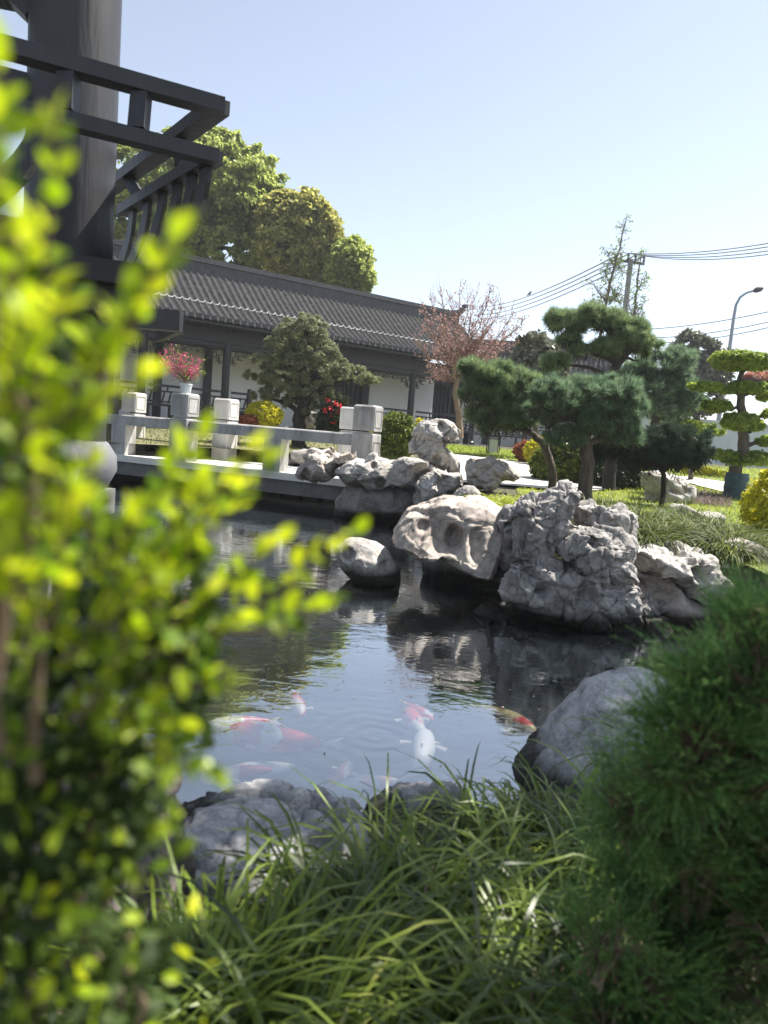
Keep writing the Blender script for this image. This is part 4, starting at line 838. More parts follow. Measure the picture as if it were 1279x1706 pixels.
# potted peach on the bridge post
pp = br.matrix_basis @ Vector((s1p, 0, 1.57)); ppx, ppy = 289, 640
pe_ = empty('potted_peach', (pp.x, pp.y, 1.5705), 'small peach tree with crimson blossom in a white pot on a bridge post', 'potted plant')
mb = MB(); mb.lathe((pp.x, pp.y, 1.571), [(.075, 0), (.08, .01), (.095, .13), (.102, .135), (.102, .155), (.085, .155), (.08, .13), (.01, .128)], 22)
mb.build('pot', solid('glazed_pot', (.75, .75, .72), (.50, .58, .66), .25, 9), pe_, True)
r = rng_(170); mb = MB(); base = np.array([pp.x, pp.y, 1.69]); LF = []; FL = []
Yp = pp.y
for i, (x, y) in enumerate([(266, 590), (275, 585), (285, 580), (296, 578), (305, 592), (312, 590), (322, 597), (332, 602), (340, 600), (328, 615), (312, 618), (298, 605), (283, 605), (270, 604), (342, 619), (300, 590), (318, 608)]):
    t = PY(x, y, Yp+r.uniform(-.2, .2)); b = bez(base+np.array([0, 0, r.uniform(.02, .12)]), t, 6, (0, 0, -.05), .03, r); mb.tube(b, np.linspace(.012, .003, 7), 5)
    m = 42; k = r.integers(2, 7, m); P = np.array(b)[k]+r.normal(size=(m, 3))*.035; LF.append(P[: m//2] if i < 14 else P)
    if i not in (3, 8, 14, 5): FL.append(np.array(b)[r.integers(3, 7, 60)]+r.normal(size=(60, 3))*.032)
mb.tube([base-np.array([0, 0, .02]), base+np.array([.01, 0, .13])], [.02, .014], 8); mb.build('trunk', M['twig'], pe_, True)
P = np.concatenate(LF); V, F = diamonds(P, rdir(r, len(P))+np.array([0, 0, .4]), rdir(r, len(P)), r.uniform(.03, .05, len(P)), np.full(len(P), .014), .1); mesh_np('leaves', V, F, M['lf_lime'], pe_)
P = np.concatenate(FL); V, F = diamonds(P, rdir(r, len(P)), rdir(r, len(P)), r.uniform(.02, .034, len(P)), r.uniform(.018, .028, len(P)), .1); mesh_np('flowers', V, F, M['flower_pink'], pe_)

# ground lantern
gl_ = PG(820, 757); lt = empty('garden_lantern', gl_, 'low square garden lantern with dark posts and pale panels on the grass strip', 'lantern')
k = gl_[1]/F_PX; mb = MB(); w = 22*k/1.2; h = 29*k
mb.box(gl_+np.array([0, 0, .012]), (w*1.1, w*1.1, .03)); mb.box(gl_+np.array([0, 0, h]), (w*1.25, w*1.25, .03)); mb.box(gl_+np.array([0, 0, h-.05]), (w*1.05, w*1.05, .02))
for a in (-1, 1):
    for b in (-1, 1): mb.box(gl_+np.array([a*w/2, b*w/2, h/2]), (.025, .025, h-.03))
mb.build('frame', M['dark_wood'], lt)
mb = MB(); mb.box(gl_+np.array([0, 0, h*.47]), (w*.7, w*.7, h*.82)); mb.build('panel', solid('pale_panel', (.5, .5, .46), (.62, .62, .58), .4, 5), lt)

# ------------------------------------------------------------ pole, wires, lamp, saplings, railings
M['concrete'] = solid('concrete', (.16, .155, .155), (.26, .25, .245), .8, 3, .1, 60)
M['steel'] = solid('galvanised', (.30, .33, .36), None, .45, metal=.3)
M['wire'] = solid('black_wire', (.02, .02, .022), None, .6)
Yq = 45.0; pt = PY(1051, 432, Yq); pole = empty('utility_pole', (pt[0], Yq, 1.0), 'tall concrete utility pole with a steel crossarm above the pines', 'utility pole')
mb = MB(); mb.tube([(pt[0], Yq, .9), (pt[0], Yq, pt[2])], [.22, .15], 14); mb.build('pole', M['concrete'], pole, True)
ta, tb = PY(1033, 434, Yq), PY(1073, 440, Yq); mb = MB(); mb.bar(ta, tb, .12, .14)
mb.build('crossarm', M['wire'], pole); heads = []
for t in (.03, .32, .62, .97):
    p = ta*(1-t)+tb*t; mb = MB(); mb.lathe(p, [(.04, .07), (.09, .2), (.05, .28), (.09, .36), (.04, .46)], 10); mb.build('insulator', M['wire'], pole, True); heads.append(p+np.array([0, 0, .46]))
def wire(label, a, b, sag, rad=.028, name='power_line'):
    pts = [np.asarray(a)*(1-t)+np.asarray(b)*t-np.array([0, 0, sag*4*t*(1-t)]) for t in np.linspace(0, 1, 15)]; mb = MB(); mb.tube(pts, rad, 5)
    tag(mb.build(name, M['wire'], None, True), label, 'power line', 'overhead power lines'); return pts
names = ['top', 'second', 'third', 'lowest']
wr_ = []
for i, (yr, yl) in enumerate([(402, 499), (408, 506), (415, 513), (421, 520)]):
    wire(f'{names[i]} of the four wires running right from the pole crossarm', heads[i], PY(1300, yr, 33), .25, .022)
    wr_.append(wire(f'{names[i]} of the four wires running down left from the pole crossarm', heads[i], PY(800, yl+12, 110), .8, .04))
for i, (a, b) in enumerate([((1060, 549), (1300, 515)), ((1080, 563), (1300, 532)), ((1095, 571), (1300, 541))]):
    wire(f'{["upper", "middle", "lower"][i]} of the three low wires passing behind the street lamp', PY(*a, 58), PY(*b, 44), .25, .03)
bp = wr_[0][int(7)]; i_ = min(range(15), key=lambda i: abs((wr_[0][i]-np.array([0, 0, EYE]))@CR/((wr_[0][i]-np.array([0, 0, EYE]))@_fw)*F_PX+639.5-889)); bp = wr_[0][i_]
mb = MB(); mb.tube([bp+np.array(v) for v in ((-.28, 0, .02), (-.12, 0, .10), (.0, 0, .2), (.08, 0, .32), (.13, 0, .40), (.17, 0, .43), (.25, 0, .42))], [.02, .07, .12, .11, .075, .07, .01], 8)
tag(mb.build('bird', M['wire'], None, True), 'tiny dark bird perched on the top left wire', 'bird')
Yl = 38.0; lp = PY(1214, 590, Yl); lamp = empty('street_lamp', (lp[0], Yl, 1.0), 'tall curved grey street lamp rising behind the far trees at right', 'street lamp')
cp = [PY(x, y, Yl) for x, y in ((1214, 590), (1218, 560), (1222, 530), (1226, 508), (1233, 495), (1243, 488), (1256, 484))]
mb = MB(); mb.tube([(lp[0]-.15, Yl, .9)]+cp, [.13, .10, .09, .08, .07, .065, .06, .055], 10); mb.build('pole', M['steel'], lamp, True)
h0, h1 = PY(1254, 485, Yl), PY(1271, 480, Yl); mb = MB(); mb.tube([h0, h0*.7+h1*.3, h0*.2+h1*.8, h1], [.06, .14, .13, .05], 10); mb.build('lamp_head', M['wire'], lamp, True)
def sapling(label, base, tip, Y, sides, seed, dens=5):
    r = rng_(seed); b = PY(*base, Y); t = PY(*tip, Y); e = empty('young_tree', (b[0], Y, 1.0), label, 'tree', 'thin young trees beside the pole'); mb = MB()
    ax = bez(np.array([b[0]-.3, Y, 1.0]), b, 2)[:-1]+bez(b, t, 12, wob=.08, r=r); mb.tube(ax, np.linspace(.075, .02, len(ax)), 6); LP = []
    allp = [(q, .012) for q in ax[3:]]
    for (x0, y0, x1, y1) in sides:
        a, c = PY(x0, y0, Y), PY(x1, y1, Y+r.uniform(-.5, .5)); z = bez(a, c, 6, (0, 0, -.12), .06, r); mb.tube(z, np.linspace(.032, .012, 7), 5); allp += [(q, .01) for q in z[1:]]
    for q, _ in allp:
        for _ in range(dens):
            d = unit(r.normal(size=3)*np.array([1, 1, .5])+np.array([0, 0, .1])); L = r.uniform(.15, .55); q2 = q+r.normal(size=3)*.05; mb.tube([q2, q2+d*L], [.012, .006], 3, False)
            m = int(r.integers(2, 6)); LP.append(q2+d*L*r.uniform(.3, 1.05, (m, 1))+r.normal(size=(m, 3))*.04)
    mb.build('trunk', M['twig'], e, True); P = np.concatenate(LP); V, F = diamonds(P, rdir(r, len(P)), rdir(r, len(P)), r.uniform(.07, .15, len(P)), r.uniform(.05, .08, len(P)), .1); mesh_np('leaves', V, F, M['lf_fresh'], e)
sapling('slender budding young tree left of the utility pole, the taller of two', (1008, 510), (1043, 365), 31, [(1012, 500, 988, 472), (1018, 470, 1007, 450), (1022, 440, 1010, 415), (1014, 500, 1035, 480), (1018, 478, 1033, 505), (1024, 425, 1040, 455), (1010, 508, 985, 500)], 180)
sapling('slender budding young tree right of the utility pole, the shorter of two', (1054, 540), (1068, 420), 31, [(1056, 530, 1048, 500), (1058, 520, 1076, 500), (1062, 480, 1072, 460), (1056, 535, 1072, 520)], 181, 4)
M['white_paint'] = solid('white_metal', (.72, .75, .73), None, .5)
rl = empty('railing', PY(1082, 735, 22.0), 'pale metal railings with ring ornaments behind the dark hedge', 'railing')
for i in range(7):
    x0 = PY(1046+i*20, 728, 22.0); x1 = PY(1046+(i+1)*20, 728, 22.0); w = x1[0]-x0[0]; mb = MB(); zb = .98
    mb.box((x0[0], 22, zb+.4), (.05, .05, .9)); mb.box(((x0[0]+x1[0])/2, 22, zb+.8), (w, .03, .03)); mb.box(((x0[0]+x1[0])/2, 22, zb+.08), (w, .03, .03))
    for j in (.22, .78): mb.box((x0[0]+w*j, 22, zb+.44), (.02, .02, .7))
    pts = [((x0[0]+x1[0])/2+.12*math.cos(a), 22, zb+.45+.17*math.sin(a)) for a in np.linspace(0, 2*math.pi, 17)]; mb.tube(pts, .012, 5); mb.build('panel', M['white_paint'], rl)
# boundary wall and distant mass
bw = MB(); a, b = PY(1030, 700, 27.0), PY(1500, 700, 27.0); bw.box(((a[0]+b[0])/2, 27.2, 1.75), (b[0]-a[0], .25, 1.6)); bw.box(((a[0]+b[0])/2, 27.2, 2.57), (b[0]-a[0]+.1, .4, .1)); tag(bw.build('boundary_wall', solid('mint_plaster', (.60, .66, .63), (.7, .74, .71), .85, 2)), 'pale mint boundary wall behind the railings and cloud tree', 'wall')
r = rng_(200); lob = []
for i in range(26):
    x = -60+i*6.4+r.uniform(-2, 2); lob.append((np.array([x, 82+r.uniform(-6, 6), 2.2]), (4.6, 3, r.uniform(1.8, 3.0))))
P, D, N, L, Wd = crown(r, lob, 26000, 600, .3, (.5, .34)); V, F = diamonds(P, D, N, L, Wd, .1); o = mesh_np('distant_trees', V, F, M['lf_grey']); tag(o, 'line of low distant trees along the horizon', 'trees', kind='stuff')

# ------------------------------------------------------------ grasses
def blades(r, P, D, L, Wd, droop, seg=6, flat=.55):
    """arching strips: P base, D start direction, L length, droop strength"""
    n = len(P); H = unit(D*np.array([1, 1, 0])+1e-6); Sd = np.stack([-H[:, 1], H[:, 0], np.zeros(n)], 1); Sd = unit(Sd+r.normal(size=(n, 3))*.25)
    p = P.copy(); d = unit(D); rows = []
    for i in range(seg+1):
        t = i/seg; w = Wd*(.55+.45*min(1, t*4))*(1-t**3)+.0004; rows.append(p-Sd*w[:, None]*.5); rows.append(p+Sd*w[:, None]*.5)
        d = unit(d+np.array([0, 0, -1])*(droop/seg)[:, None]*(.5+t)); p = p+d*(L/seg)[:, None]
    V = np.stack(rows, 1); b = np.arange(n)[:, None]*(2*(seg+1)); Fs = np.concatenate([b+np.array([[2*i, 2*i+1, 2*i+3, 2*i+2]]) for i in range(seg)])
    return V.reshape(-1, 3), Fs
def clumps(r, centers, nb, L, Wd, droop=(1.4, 2.6), spread=.05, up=(.5, 1.5), bias=None):
    Ps = []; Ds = []; Ls = []; Wv = []; Dr = []
    for c in centers:
        a = r.uniform(0, 2*math.pi, nb); rad = spread*np.sqrt(r.random(nb)); P = np.stack([c[0]+rad*np.cos(a), c[1]+rad*np.sin(a), np.full(nb, c[2]-.01)], 1)
        a2 = a+r.normal(size=nb)*.5; D = np.stack([np.cos(a2), np.sin(a2), r.uniform(*up, nb)*1.2], 1)
        if bias is not None: D += np.array(bias)
        Ps.append(P); Ds.append(D); s = r.uniform(.55, 1.15, nb); Ls.append(s*L); Wv.append(Wd*r.uniform(.7, 1.2, nb)); Dr.append(r.uniform(*droop, nb))
    return blades(r, np.concatenate(Ps), np.concatenate(Ds), np.concatenate(Ls), np.concatenate(Wv), np.concatenate(Dr))
M['grass_fg'] = leaf_mat('lilyturf', (.030, .058, .010), (.26, .35, .05), .40, .36, (.46, .44, .15), spec=.5, patch=4)
M['grass_dk'] = leaf_mat('lilyturf_dense', (.03, .05, .012), (.17, .21, .045), .4, .55, (.34, .32, .10), patch=3)
M['grass_yl'] = leaf_mat('golden_sedge', (.20, .26, .03), (.52, .56, .08), .45, .4, patch=3)
M['lawn'] = leaf_mat('lawn_blades', (.16, .24, .03), (.46, .52, .08), .45, .5, (.60, .56, .12), patch=1.5)
r = rng_(300)
fgc = [(480, .98), (330, 1.0), (600, 1.05), (400, 1.06), (520, 1.06), (300, 1.0), (680, 1.2), (610, 1.2), (570, 1.1), (740, 1.36), (850, 1.18), (790, 1.46), (690, 1.48), (660, 1.34), (860, 1.4), (900, 1.58), (960, 1.5), (960, 1.7), (880, 1.72), (1020, 1.65), (820, 1.62), (930, 1.78), (1000, 1.8), (1120, 1.85), (1200, 1.7), (1230, 1.95), (1330, 1.8), (1180, 2.3), (1280, 2.2), (1400, 2.1), (1240, 2.6), (1340, 2.6), (730, 1.0), (560, .92), (900, 1.02), (980, 1.2), (1040, 1.4), (1100, 1.6), (1000, 1.0), (440, 1.02), (370, 1.0), (760, 1.22), (1060, 1.75), (740, 1.52)]
cen = []
for px, Y in fgc:
    X = (px-640)/F_PX*Y*1.0; Z = float(gz0(Y)); cen.append((X, Y, Z))
V, F_ = clumps(r, cen, 92, .47, .0088, (1.8, 4.2), .032, (.6, 2.4))
dead = solid('dead_blade', (.16, .11, .06), (.34, .27, .16), .8, 20)
V2, F2 = clumps(r, cen, 12, .40, .006, (2.2, 5.0), .07, (.2, 1.4)); o = mesh_np('dead_grass', V2, F2, dead); tag(o, 'dry brown blades scattered among the near lilyturf', 'grass', kind='stuff')
o = mesh_np('foreground_grass', V, F_, M['grass_fg']); tag(o, 'long arching green lilyturf blades covering the near bank', 'grass', kind='stuff')
cen = []
for px, py, Y in [(1000, 838, 6.9), (1030, 842, 6.9), (1060, 846, 6.8), (1090, 850, 6.8), (1010, 856, 6.5), (1045, 862, 6.4), (1080, 868, 6.3), (1115, 870, 6.4), (1150, 880, 6.3), (1070, 885, 6.0), (1105, 892, 5.95), (1140, 900, 5.9), (1175, 905, 5.9), (1195, 915, 5.8), (1215, 925, 5.7), (1185, 930, 5.6), (1215, 945, 5.5), (1160, 890, 6.2), (1120, 855, 6.9), (1145, 866, 6.8), (1180, 890, 6.3), (1060, 900, 5.75), (1090, 905, 5.7), (1030, 880, 5.9), (1205, 905, 6.1), (1130, 882, 6.5), (1235, 940, 5.7)]:
    p = PY(px, py, Y); cen.append((p[0], Y, float(gz0(Y))+.03))
V, F_ = clumps(r, cen, 260, .40, .0085, (1.3, 3.2), .14, bias=(-.15, -.35, 0))
o = mesh_np('long_grass', V, F_, M['grass_dk']); tag(o, 'thick olive long grass hanging over the right shore rocks', 'grass', kind='stuff')
cen = [tuple(PY(px, py, Y)) for px, py, Y in ((762, 842, 6.4), (785, 846, 6.35), (808, 848, 6.3), (830, 848, 6.35), (850, 846, 6.4), (866, 842, 6.5), (795, 838, 6.6), (825, 836, 6.65), (850, 836, 6.7))]
e = empty('sedge_clump', (cen[2][0], cen[2][1], .45), 'bright yellow-green sedge tuft on top of the slanted rock', 'grass clump')
V, F_ = clumps(r, cen, 150, .22, .0055, (1.4, 3.2), .08); mesh_np('blades', V, F_, M['grass_yl'], e)
mb = MB(); mc = np.mean(cen, 0); mb.lathe((mc[0], mc[1], .40), [(.34, 0), (.32, .08), (.26, .14), (.12, .19), (.01, .20)], 16); mb.build('mound', gm, e, True)
cen = [(*PY(px, 832, 7.6)[:2], .54) for px in (990, 1003, 1016)]
e = empty('sedge_clump', (cen[1][0], 7.6, .5), 'small yellow-green sedge tuft at the foot of the thick pine trunk', 'grass clump')
V, F_ = clumps(r, cen, 90, .18, .006, (1.4, 2.8), .07); mesh_np('blades', V, F_, M['grass_yl'], e)
# lawn
def lawn(name, label, poly, n, h, seed, mat):
    r = rng_(seed); x0, y0 = poly.min(0)[:2]; x1, y1 = poly.max(0)[:2]; P = np.stack([r.uniform(x0, x1, n*3), r.uniform(y0, y1, n*3)], 1); ins = np.zeros(len(P), bool)
    for i in range(len(poly)):
        a, b = poly[i][:2], poly[(i+1) % len(poly)][:2]; c = (a[1] > P[:, 1]) != (b[1] > P[:, 1]); ins ^= c & (P[:, 0] < (b[0]-a[0])*(P[:, 1]-a[1])/(b[1]-a[1]+1e-12)+a[0])
    P = P[ins][:n]; P = np.column_stack([P, gz0(P[:, 1])]); m = len(P)
    D = unit(r.normal(size=(m, 3))*np.array([.6, .6, .2])+np.array([0, 0, 1])); V, F = blades(r, P, D, h*r.uniform(.5, 1.2, m), np.full(m, .008)*(P[:, 1]/8), r.uniform(.4, 1.6, m), 2)
    o = mesh_np(name, V, F, mat); tag(o, label, 'grass', kind='stuff'); return o
GM = solid('lawn_soil', (.09, .12, .03), (.20, .24, .06), .95, 6, .5, 40)
def gp(L): return np.array([PG(x, y) for x, y in L])
p1 = gp([(1120, 811), (1150, 809), (1279, 842), (1600, 895), (1600, 1010), (1279, 960), (1190, 925), (1130, 880), (1100, 845)])
drape('lawn', p1, GM, .012); lawn('lawn_grass', 'sunny yellow-green lawn between the path and the long grass', p1, 30000, .07, 301, M['lawn'])
p2 = gp([(700, 742), (760, 743), (890, 756), (1000, 765), (1000, 786), (890, 772), (744, 755), (700, 752)])
drape('grass_strip', p2, GM, .012); lawn('grass_strip_blades', 'low yellow-green grass strip beyond the path by the lantern', p2, 16000, .10, 302, M['lawn'])
p3 = gp([(1000, 766), (1290, 785), (1500, 800), (1500, 838), (1285, 813), (1150, 795), (1000, 785)])
drape('grass_strip', p3, GM, .012); lawn('grass_strip_blades', 'golden grass strip between the path and the mint wall', p3, 14000, .10, 303, M['lawn'])
p4 = gp([(180, 738), (620, 762), (690, 768), (690, 745), (600, 728), (180, 700)])
drape('garden_bed', p4, solid('bed_soil', (.09, .085, .04), (.22, .21, .10), .95, 4, .5, 20), .012); lawn('bed_grass', 'thin ground cover in front of the covered corridor', p4, 12000, .08, 304, M['grass_dk'])
p5 = gp([(860, 815), (960, 824), (1120, 812), (1115, 842), (1090, 870), (1000, 850), (870, 850)]); drape('grass_patch', p5, GM, .012); lawn('patch_grass', 'short sparse grass round the pine trunks', p5, 6000, .08, 306, M['grass_yl'])
pu = gp([(1115, 842), (1140, 842), (1215, 848), (1215, 832), (1150, 820), (1110, 822)]); lawn('purple_groundcover', 'low purple-tinged plants in the shade of the cloud-pruned tree', pu, 4000, .13, 305, leaf_mat('purple_leaves', (.10, .09, .06), (.28, .20, .20), .4, .5))

p6 = np.array([(1.35, 1.2, 0), (6.5, .6, 0), (7.5, 5.6, 0), (3.1, 5.5, 0), (2.95, 4.2, 0), (1.95, 3.2, 0), (1.3, 2.6, 0)])
drape('bank_lawn', p6, GM, .012); lawn('bank_grass', 'short green grass on the right bank behind the juniper', p6, 26000, .06, 307, M['grass_dk'])
# ------------------------------------------------------------ juniper at lower right
M['junip'] = leaf_mat('juniper_needles', (.04, .11, .045), (.30, .50, .14), .45, .42, (.44, .58, .16), patch=14)
def juniper(label, lobes, Y, n, seed, base):
    r = rng_(seed); LB = px_lobes(lobes, Y); e = empty('juniper_shrub', base, label, 'shrub'); vol = np.array([l[1][0]*l[1][2] for l in LB]); vol /= vol.sum(); Ps = []; Os = []
    for (c, rad), w in zip(LB, vol):
        nt = int(n*w); ns = max(8, nt//20); sc, so = lobe_points(r, c, rad, ns, .8); k = r.integers(0, ns, nt); off = rdir(r, nt); sr = .024*r.uniform(.5, 1.4, ns)
        Ps.append(sc[k]+off*sr[k][:, None]*r.random((nt, 1))**.5); Os.append(unit(so[k]*.9+off*.35+rdir(r, ns)[k]*.45+np.array([-.1, -.1, .55])))
    P = np.concatenate(Ps); O = np.concatenate(Os); K = 26; m = len(P)*K; t = np.tile(np.linspace(0, 1, K), len(P))[:, None]; PP = np.repeat(P, K, 0); OO = np.repeat(O, K, 0)
    bend = np.repeat(rdir(r, len(P))*.25, K, 0); Ls = np.repeat(r.uniform(.04, .085, len(P)), K)[:, None]; base_ = PP+OO*t*Ls+bend*t*t*Ls; D = unit(OO+rdir(r, m)*.5)
    V, F = tris(base_, D, rdir(r, m), r.uniform(.006, .0115, m)*(1.2-.6*t[:, 0]), np.full(m, .0019)); mesh_np('foliage', V, F, M['junip'], e)
    mb = MB(); b = np.array(base)
    for (c, rad) in LB: mb.tube(bez(b, c, 6, (0, 0, .05), .03, r), np.linspace(.012, .004, 7), 5)
    for p, o_ in list(zip(P, O))[::6]: mb.tube([p-o_*.09, p+o_*.015], [.0028, .0012], 3, False)
    mb.build('branches', M['twig'], e, True); return e
juniper('feathery green juniper shrub filling the lower right corner', [(1275, 1060, 70, 50), (1300, 1015, 40, 36), (1205, 1120, 70, 46), (1170, 1200, 70, 54), (1260, 1130, 90, 90), (1120, 1262, 76, 64), (1200, 1250, 100, 90), (1070, 1350, 70, 60, .05), (1150, 1390, 90, 80, .05), (1260, 1350, 90, 120, .05), (1010, 1560, 55, 45), (1060, 1620, 80, 60), (1140, 1560, 90, 70, .1), (1220, 1620, 100, 90, .05), (1020, 1690, 70, 50), (1130, 1700, 90, 60), (1130, 1480, 90, 70, .12), (1060, 1450, 60, 60, .14), (1230, 1480, 90, 90, .12), (1290, 1230, 60, 120), (1290, 1500, 60, 120), (1370, 1120, 90, 80), (1380, 1300, 110, 120), (1370, 1500, 110, 120)],
        1.02, 12500, 310, (.56, 1.15, .2))

# ------------------------------------------------------------ blurred broadleaf shrub close to the lens at left
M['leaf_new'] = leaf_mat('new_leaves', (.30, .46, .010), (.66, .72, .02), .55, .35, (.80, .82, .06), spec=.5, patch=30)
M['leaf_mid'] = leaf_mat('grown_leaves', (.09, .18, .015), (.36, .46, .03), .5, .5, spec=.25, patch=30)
M['leaf_shaded'] = leaf_mat('shaded_inner_leaves', (.012, .026, .006), (.06, .095, .02), .3, .55, spec=.2, patch=30)  # dark leaf colour paints in the shade deep inside the shrub
r = rng_(400)
sh = empty('leafy_shrub', (-.30, .42, .22), 'broadleaf shrub with glowing yellow-green new leaves, out of focus along the left edge', 'shrub')
shoots = [((30, 560), (-4, 95), .26), ((0, 420), (-15, 200), .24), ((60, 600), (95, 210), .27), ((140, 620), (290, 395), .28), ((110, 700), (270, 440), .30), ((120, 640), (225, 520), .29), ((60, 700), (235, 620), .27), ((150, 900), (150, 690), .30), ((150, 960), (330, 720), .33), ((220, 980), (420, 745), .34), ((240, 1000), (450, 770), .36), ((200, 1000), (330, 800), .33),
          ((330, 1060), (585, 885), .36), ((380, 1050), (545, 1000), .36), ((260, 1050), (460, 900), .35), ((240, 1090), (400, 1030), .34), ((220, 1120), (385, 1130), .34), ((200, 1180), (350, 1290), .33), ((150, 1150), (300, 1200), .33), ((20, 620), (30, 380), .24), ((90, 800), (60, 600), .27), ((0, 800), (100, 500), .25), ((60, 900), (180, 600), .28), ((0, 1000), (60, 760), .26), ((80, 1050), (120, 800), .28), ((150, 1050), (230, 860), .31), ((30, 1100), (90, 900), .27), ((100, 1100), (250, 950), .31), ((180, 1100), (320, 900), .33), ((0, 700), (40, 520), .24), ((130, 1200), (220, 1050), .31), ((40, 1000), (10, 860), .25)]
PP = []; DD = []; LL = []; TT = []; mb = MB()
for (x0, y0), (x1, y1), Z in shoots:
    a, b = PY(x0, y0, Z+.03), PY(x1, y1, Z); L = np.linalg.norm(b-a); bz = bez(a, b, 8, (0, 0, -.006), .003, r); mb.tube(bz, np.linspace(.0016, .0006, 9), 5)
    ax = unit(b-a); n = max(5, int(L/.0105)); s1 = unit(np.cross(ax, r.normal(size=3)))
    for i in range(n):
        t = (i+.6)/n; q = a*(1-t)+b*t; s1 = unit(np.cross(ax, s1)) if i % 2 == 0 else s1
        for sg in (-1, 1):
            d = unit(s1*sg+ax*(.55+.9*t)+r.normal(size=3)*.2); PP.append(q); DD.append(d); LL.append(r.uniform(.010, .0185)*(1 if t < .85 else .75)); TT.append(t)
    PP.append(b); DD.append(ax); LL.append(.013); TT.append(1)
PP = np.array(PP); DD = np.array(DD); LL = np.array(LL); TT = np.array(TT); nn = unit(rdir(r, len(PP))+np.array([0, 0, .7]))
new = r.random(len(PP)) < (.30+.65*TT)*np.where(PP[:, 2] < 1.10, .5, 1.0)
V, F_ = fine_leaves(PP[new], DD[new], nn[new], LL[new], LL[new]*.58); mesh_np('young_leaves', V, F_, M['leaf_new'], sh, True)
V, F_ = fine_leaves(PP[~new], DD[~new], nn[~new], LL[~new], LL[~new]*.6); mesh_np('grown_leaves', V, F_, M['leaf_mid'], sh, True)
def fill(poly, n, Z0, Z1, mat, nm, s0=.011, s1=.017, seed=0):
    r = rng_(seed); P = np.array(poly, float); x0, y0 = P.min(0); x1, y1 = P.max(0); q = np.stack([r.uniform(x0, x1, n*4), r.uniform(y0, y1, n*4)], 1); ins = np.zeros(len(q), bool)
    for i in range(len(P)):
        a, b = P[i], P[(i+1) % len(P)]; c = (a[1] > q[:, 1]) != (b[1] > q[:, 1]); ins ^= c & (q[:, 0] < (b[0]-a[0])*(q[:, 1]-a[1])/(b[1]-a[1]+1e-12)+a[0])
    q = q[ins][:n]; W3 = np.array([PY(x, y, r.uniform(Z0, Z1)) for x, y in q]); m = len(W3); L = r.uniform(s0, s1, m)
    V, F = fine_leaves(W3, rdir(r, m)+np.array([.2, 0, .3]), unit(rdir(r, m)+np.array([0, 0, .6])), L, L*.6); mesh_np(nm, V, F, mat, sh, True)
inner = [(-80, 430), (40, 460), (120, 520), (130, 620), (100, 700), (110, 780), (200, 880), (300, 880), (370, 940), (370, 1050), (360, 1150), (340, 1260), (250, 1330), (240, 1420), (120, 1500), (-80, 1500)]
fill(inner, 1500, .36, .50, M['leaf_shaded'], 'shaded_inner_leaves', .012, .018, 401)
fill([(-80, 360), (140, 440), (200, 520), (160, 640), (120, 700), (170, 830), (330, 840), (360, 1000), (330, 1120), (320, 1230), (100, 1240), (-80, 1240)], 130, .30, .38, M['leaf_mid'], 'grown_leaves', .011, .016, 402)
fill([(-80, 1200), (320, 1230), (240, 1330), (200, 1500), (300, 1560), (260, 1800), (-80, 1800)], 1100, .34, .62, M['leaf_shaded'], 'shaded_inner_leaves', .012, .018, 403)
fill([(-60, 1380), (200, 1400), (300, 1500), (440, 1600), (400, 1760), (-60, 1760)], 46, .30, .42, M['leaf_new'], 'young_leaves', .010, .014, 404)
fill([(-60, 1240), (330, 1250), (260, 1600), (-60, 1760)], 120, .30, .42, M['leaf_mid'], 'grown_leaves', .010, .015, 405)
for (x0, y0, x1, y1, Z) in [(-40, 1800, 60, 1100, .46), (20, 1800, 140, 1100, .48), (60, 1300, 40, 560, .33), (120, 1500, 250, 1050, .42), (200, 1700, 100, 1370, .40), (0, 1250, -20, 400, .30), (140, 1300, 330, 1060, .40), (-60, 1900, 190, 1480, .42), (240, 1750, 215, 1560, .38)]:
    mb.tube(bez(PY(x0, y0, Z+.02), PY(x1, y1, Z), 8, wob=.008, r=r), np.linspace(.0035, .0015, 9), 6)
mb.tube(bez(np.array([-.30, .42, .2]), PY(60, 1100, .46), 8, wob=.01, r=r), np.linspace(.008, .004, 9), 7)
mb.build('branches', M['twig'], sh, True)

# ------------------------------------------------------------ koi
def koi_mat(name, base, patch, thr, sc):
    m, n, l = new_mat(name); b = n['Principled BSDF']; b.inputs['Roughness'].default_value = .35
    tc = n.new('ShaderNodeTexCoord'); t = n.new('ShaderNodeTexNoise'); t.inputs['Scale'].default_value = sc; t.inputs['Detail'].default_value = 1.5; l.new(tc.outputs['Object'], t.inputs[0])
    oi = n.new('ShaderNodeObjectInfo'); ad = n.new('ShaderNodeVectorMath'); ad.operation = 'ADD'; l.new(tc.outputs['Object'], ad.inputs[0]); l.new(oi.outputs['Location'], ad.inputs[1]); l.new(ad.outputs[0], t.inputs[0])
    r = n.new('ShaderNodeValToRGB'); r.color_ramp.elements[0].position = thr; r.color_ramp.elements[0].color = (*base, 1); r.color_ramp.elements[1].position = thr+.02; r.color_ramp.elements[1].color = (*patch, 1)
    l.new(t.outputs[0], r.inputs[0]); l.new(r.outputs[0], b.inputs['Base Color']); return m
KW = koi_mat('koi_white_red', (.85, .82, .78), (.75, .06, .03), .50, 7); KR = koi_mat('koi_red', (.80, .70, .66), (.78, .06, .05), .40, 6); KY = koi_mat('koi_gold_red', (.70, .55, .25), (.80, .02, .02), .56, 9); KP = koi_mat('koi_white', (.85, .80, .76), (.80, .35, .28), .60, 6)
M['fin'] = leaf_mat('koi_fin', (.75, .70, .66), (.85, .78, .74), .5, .4)
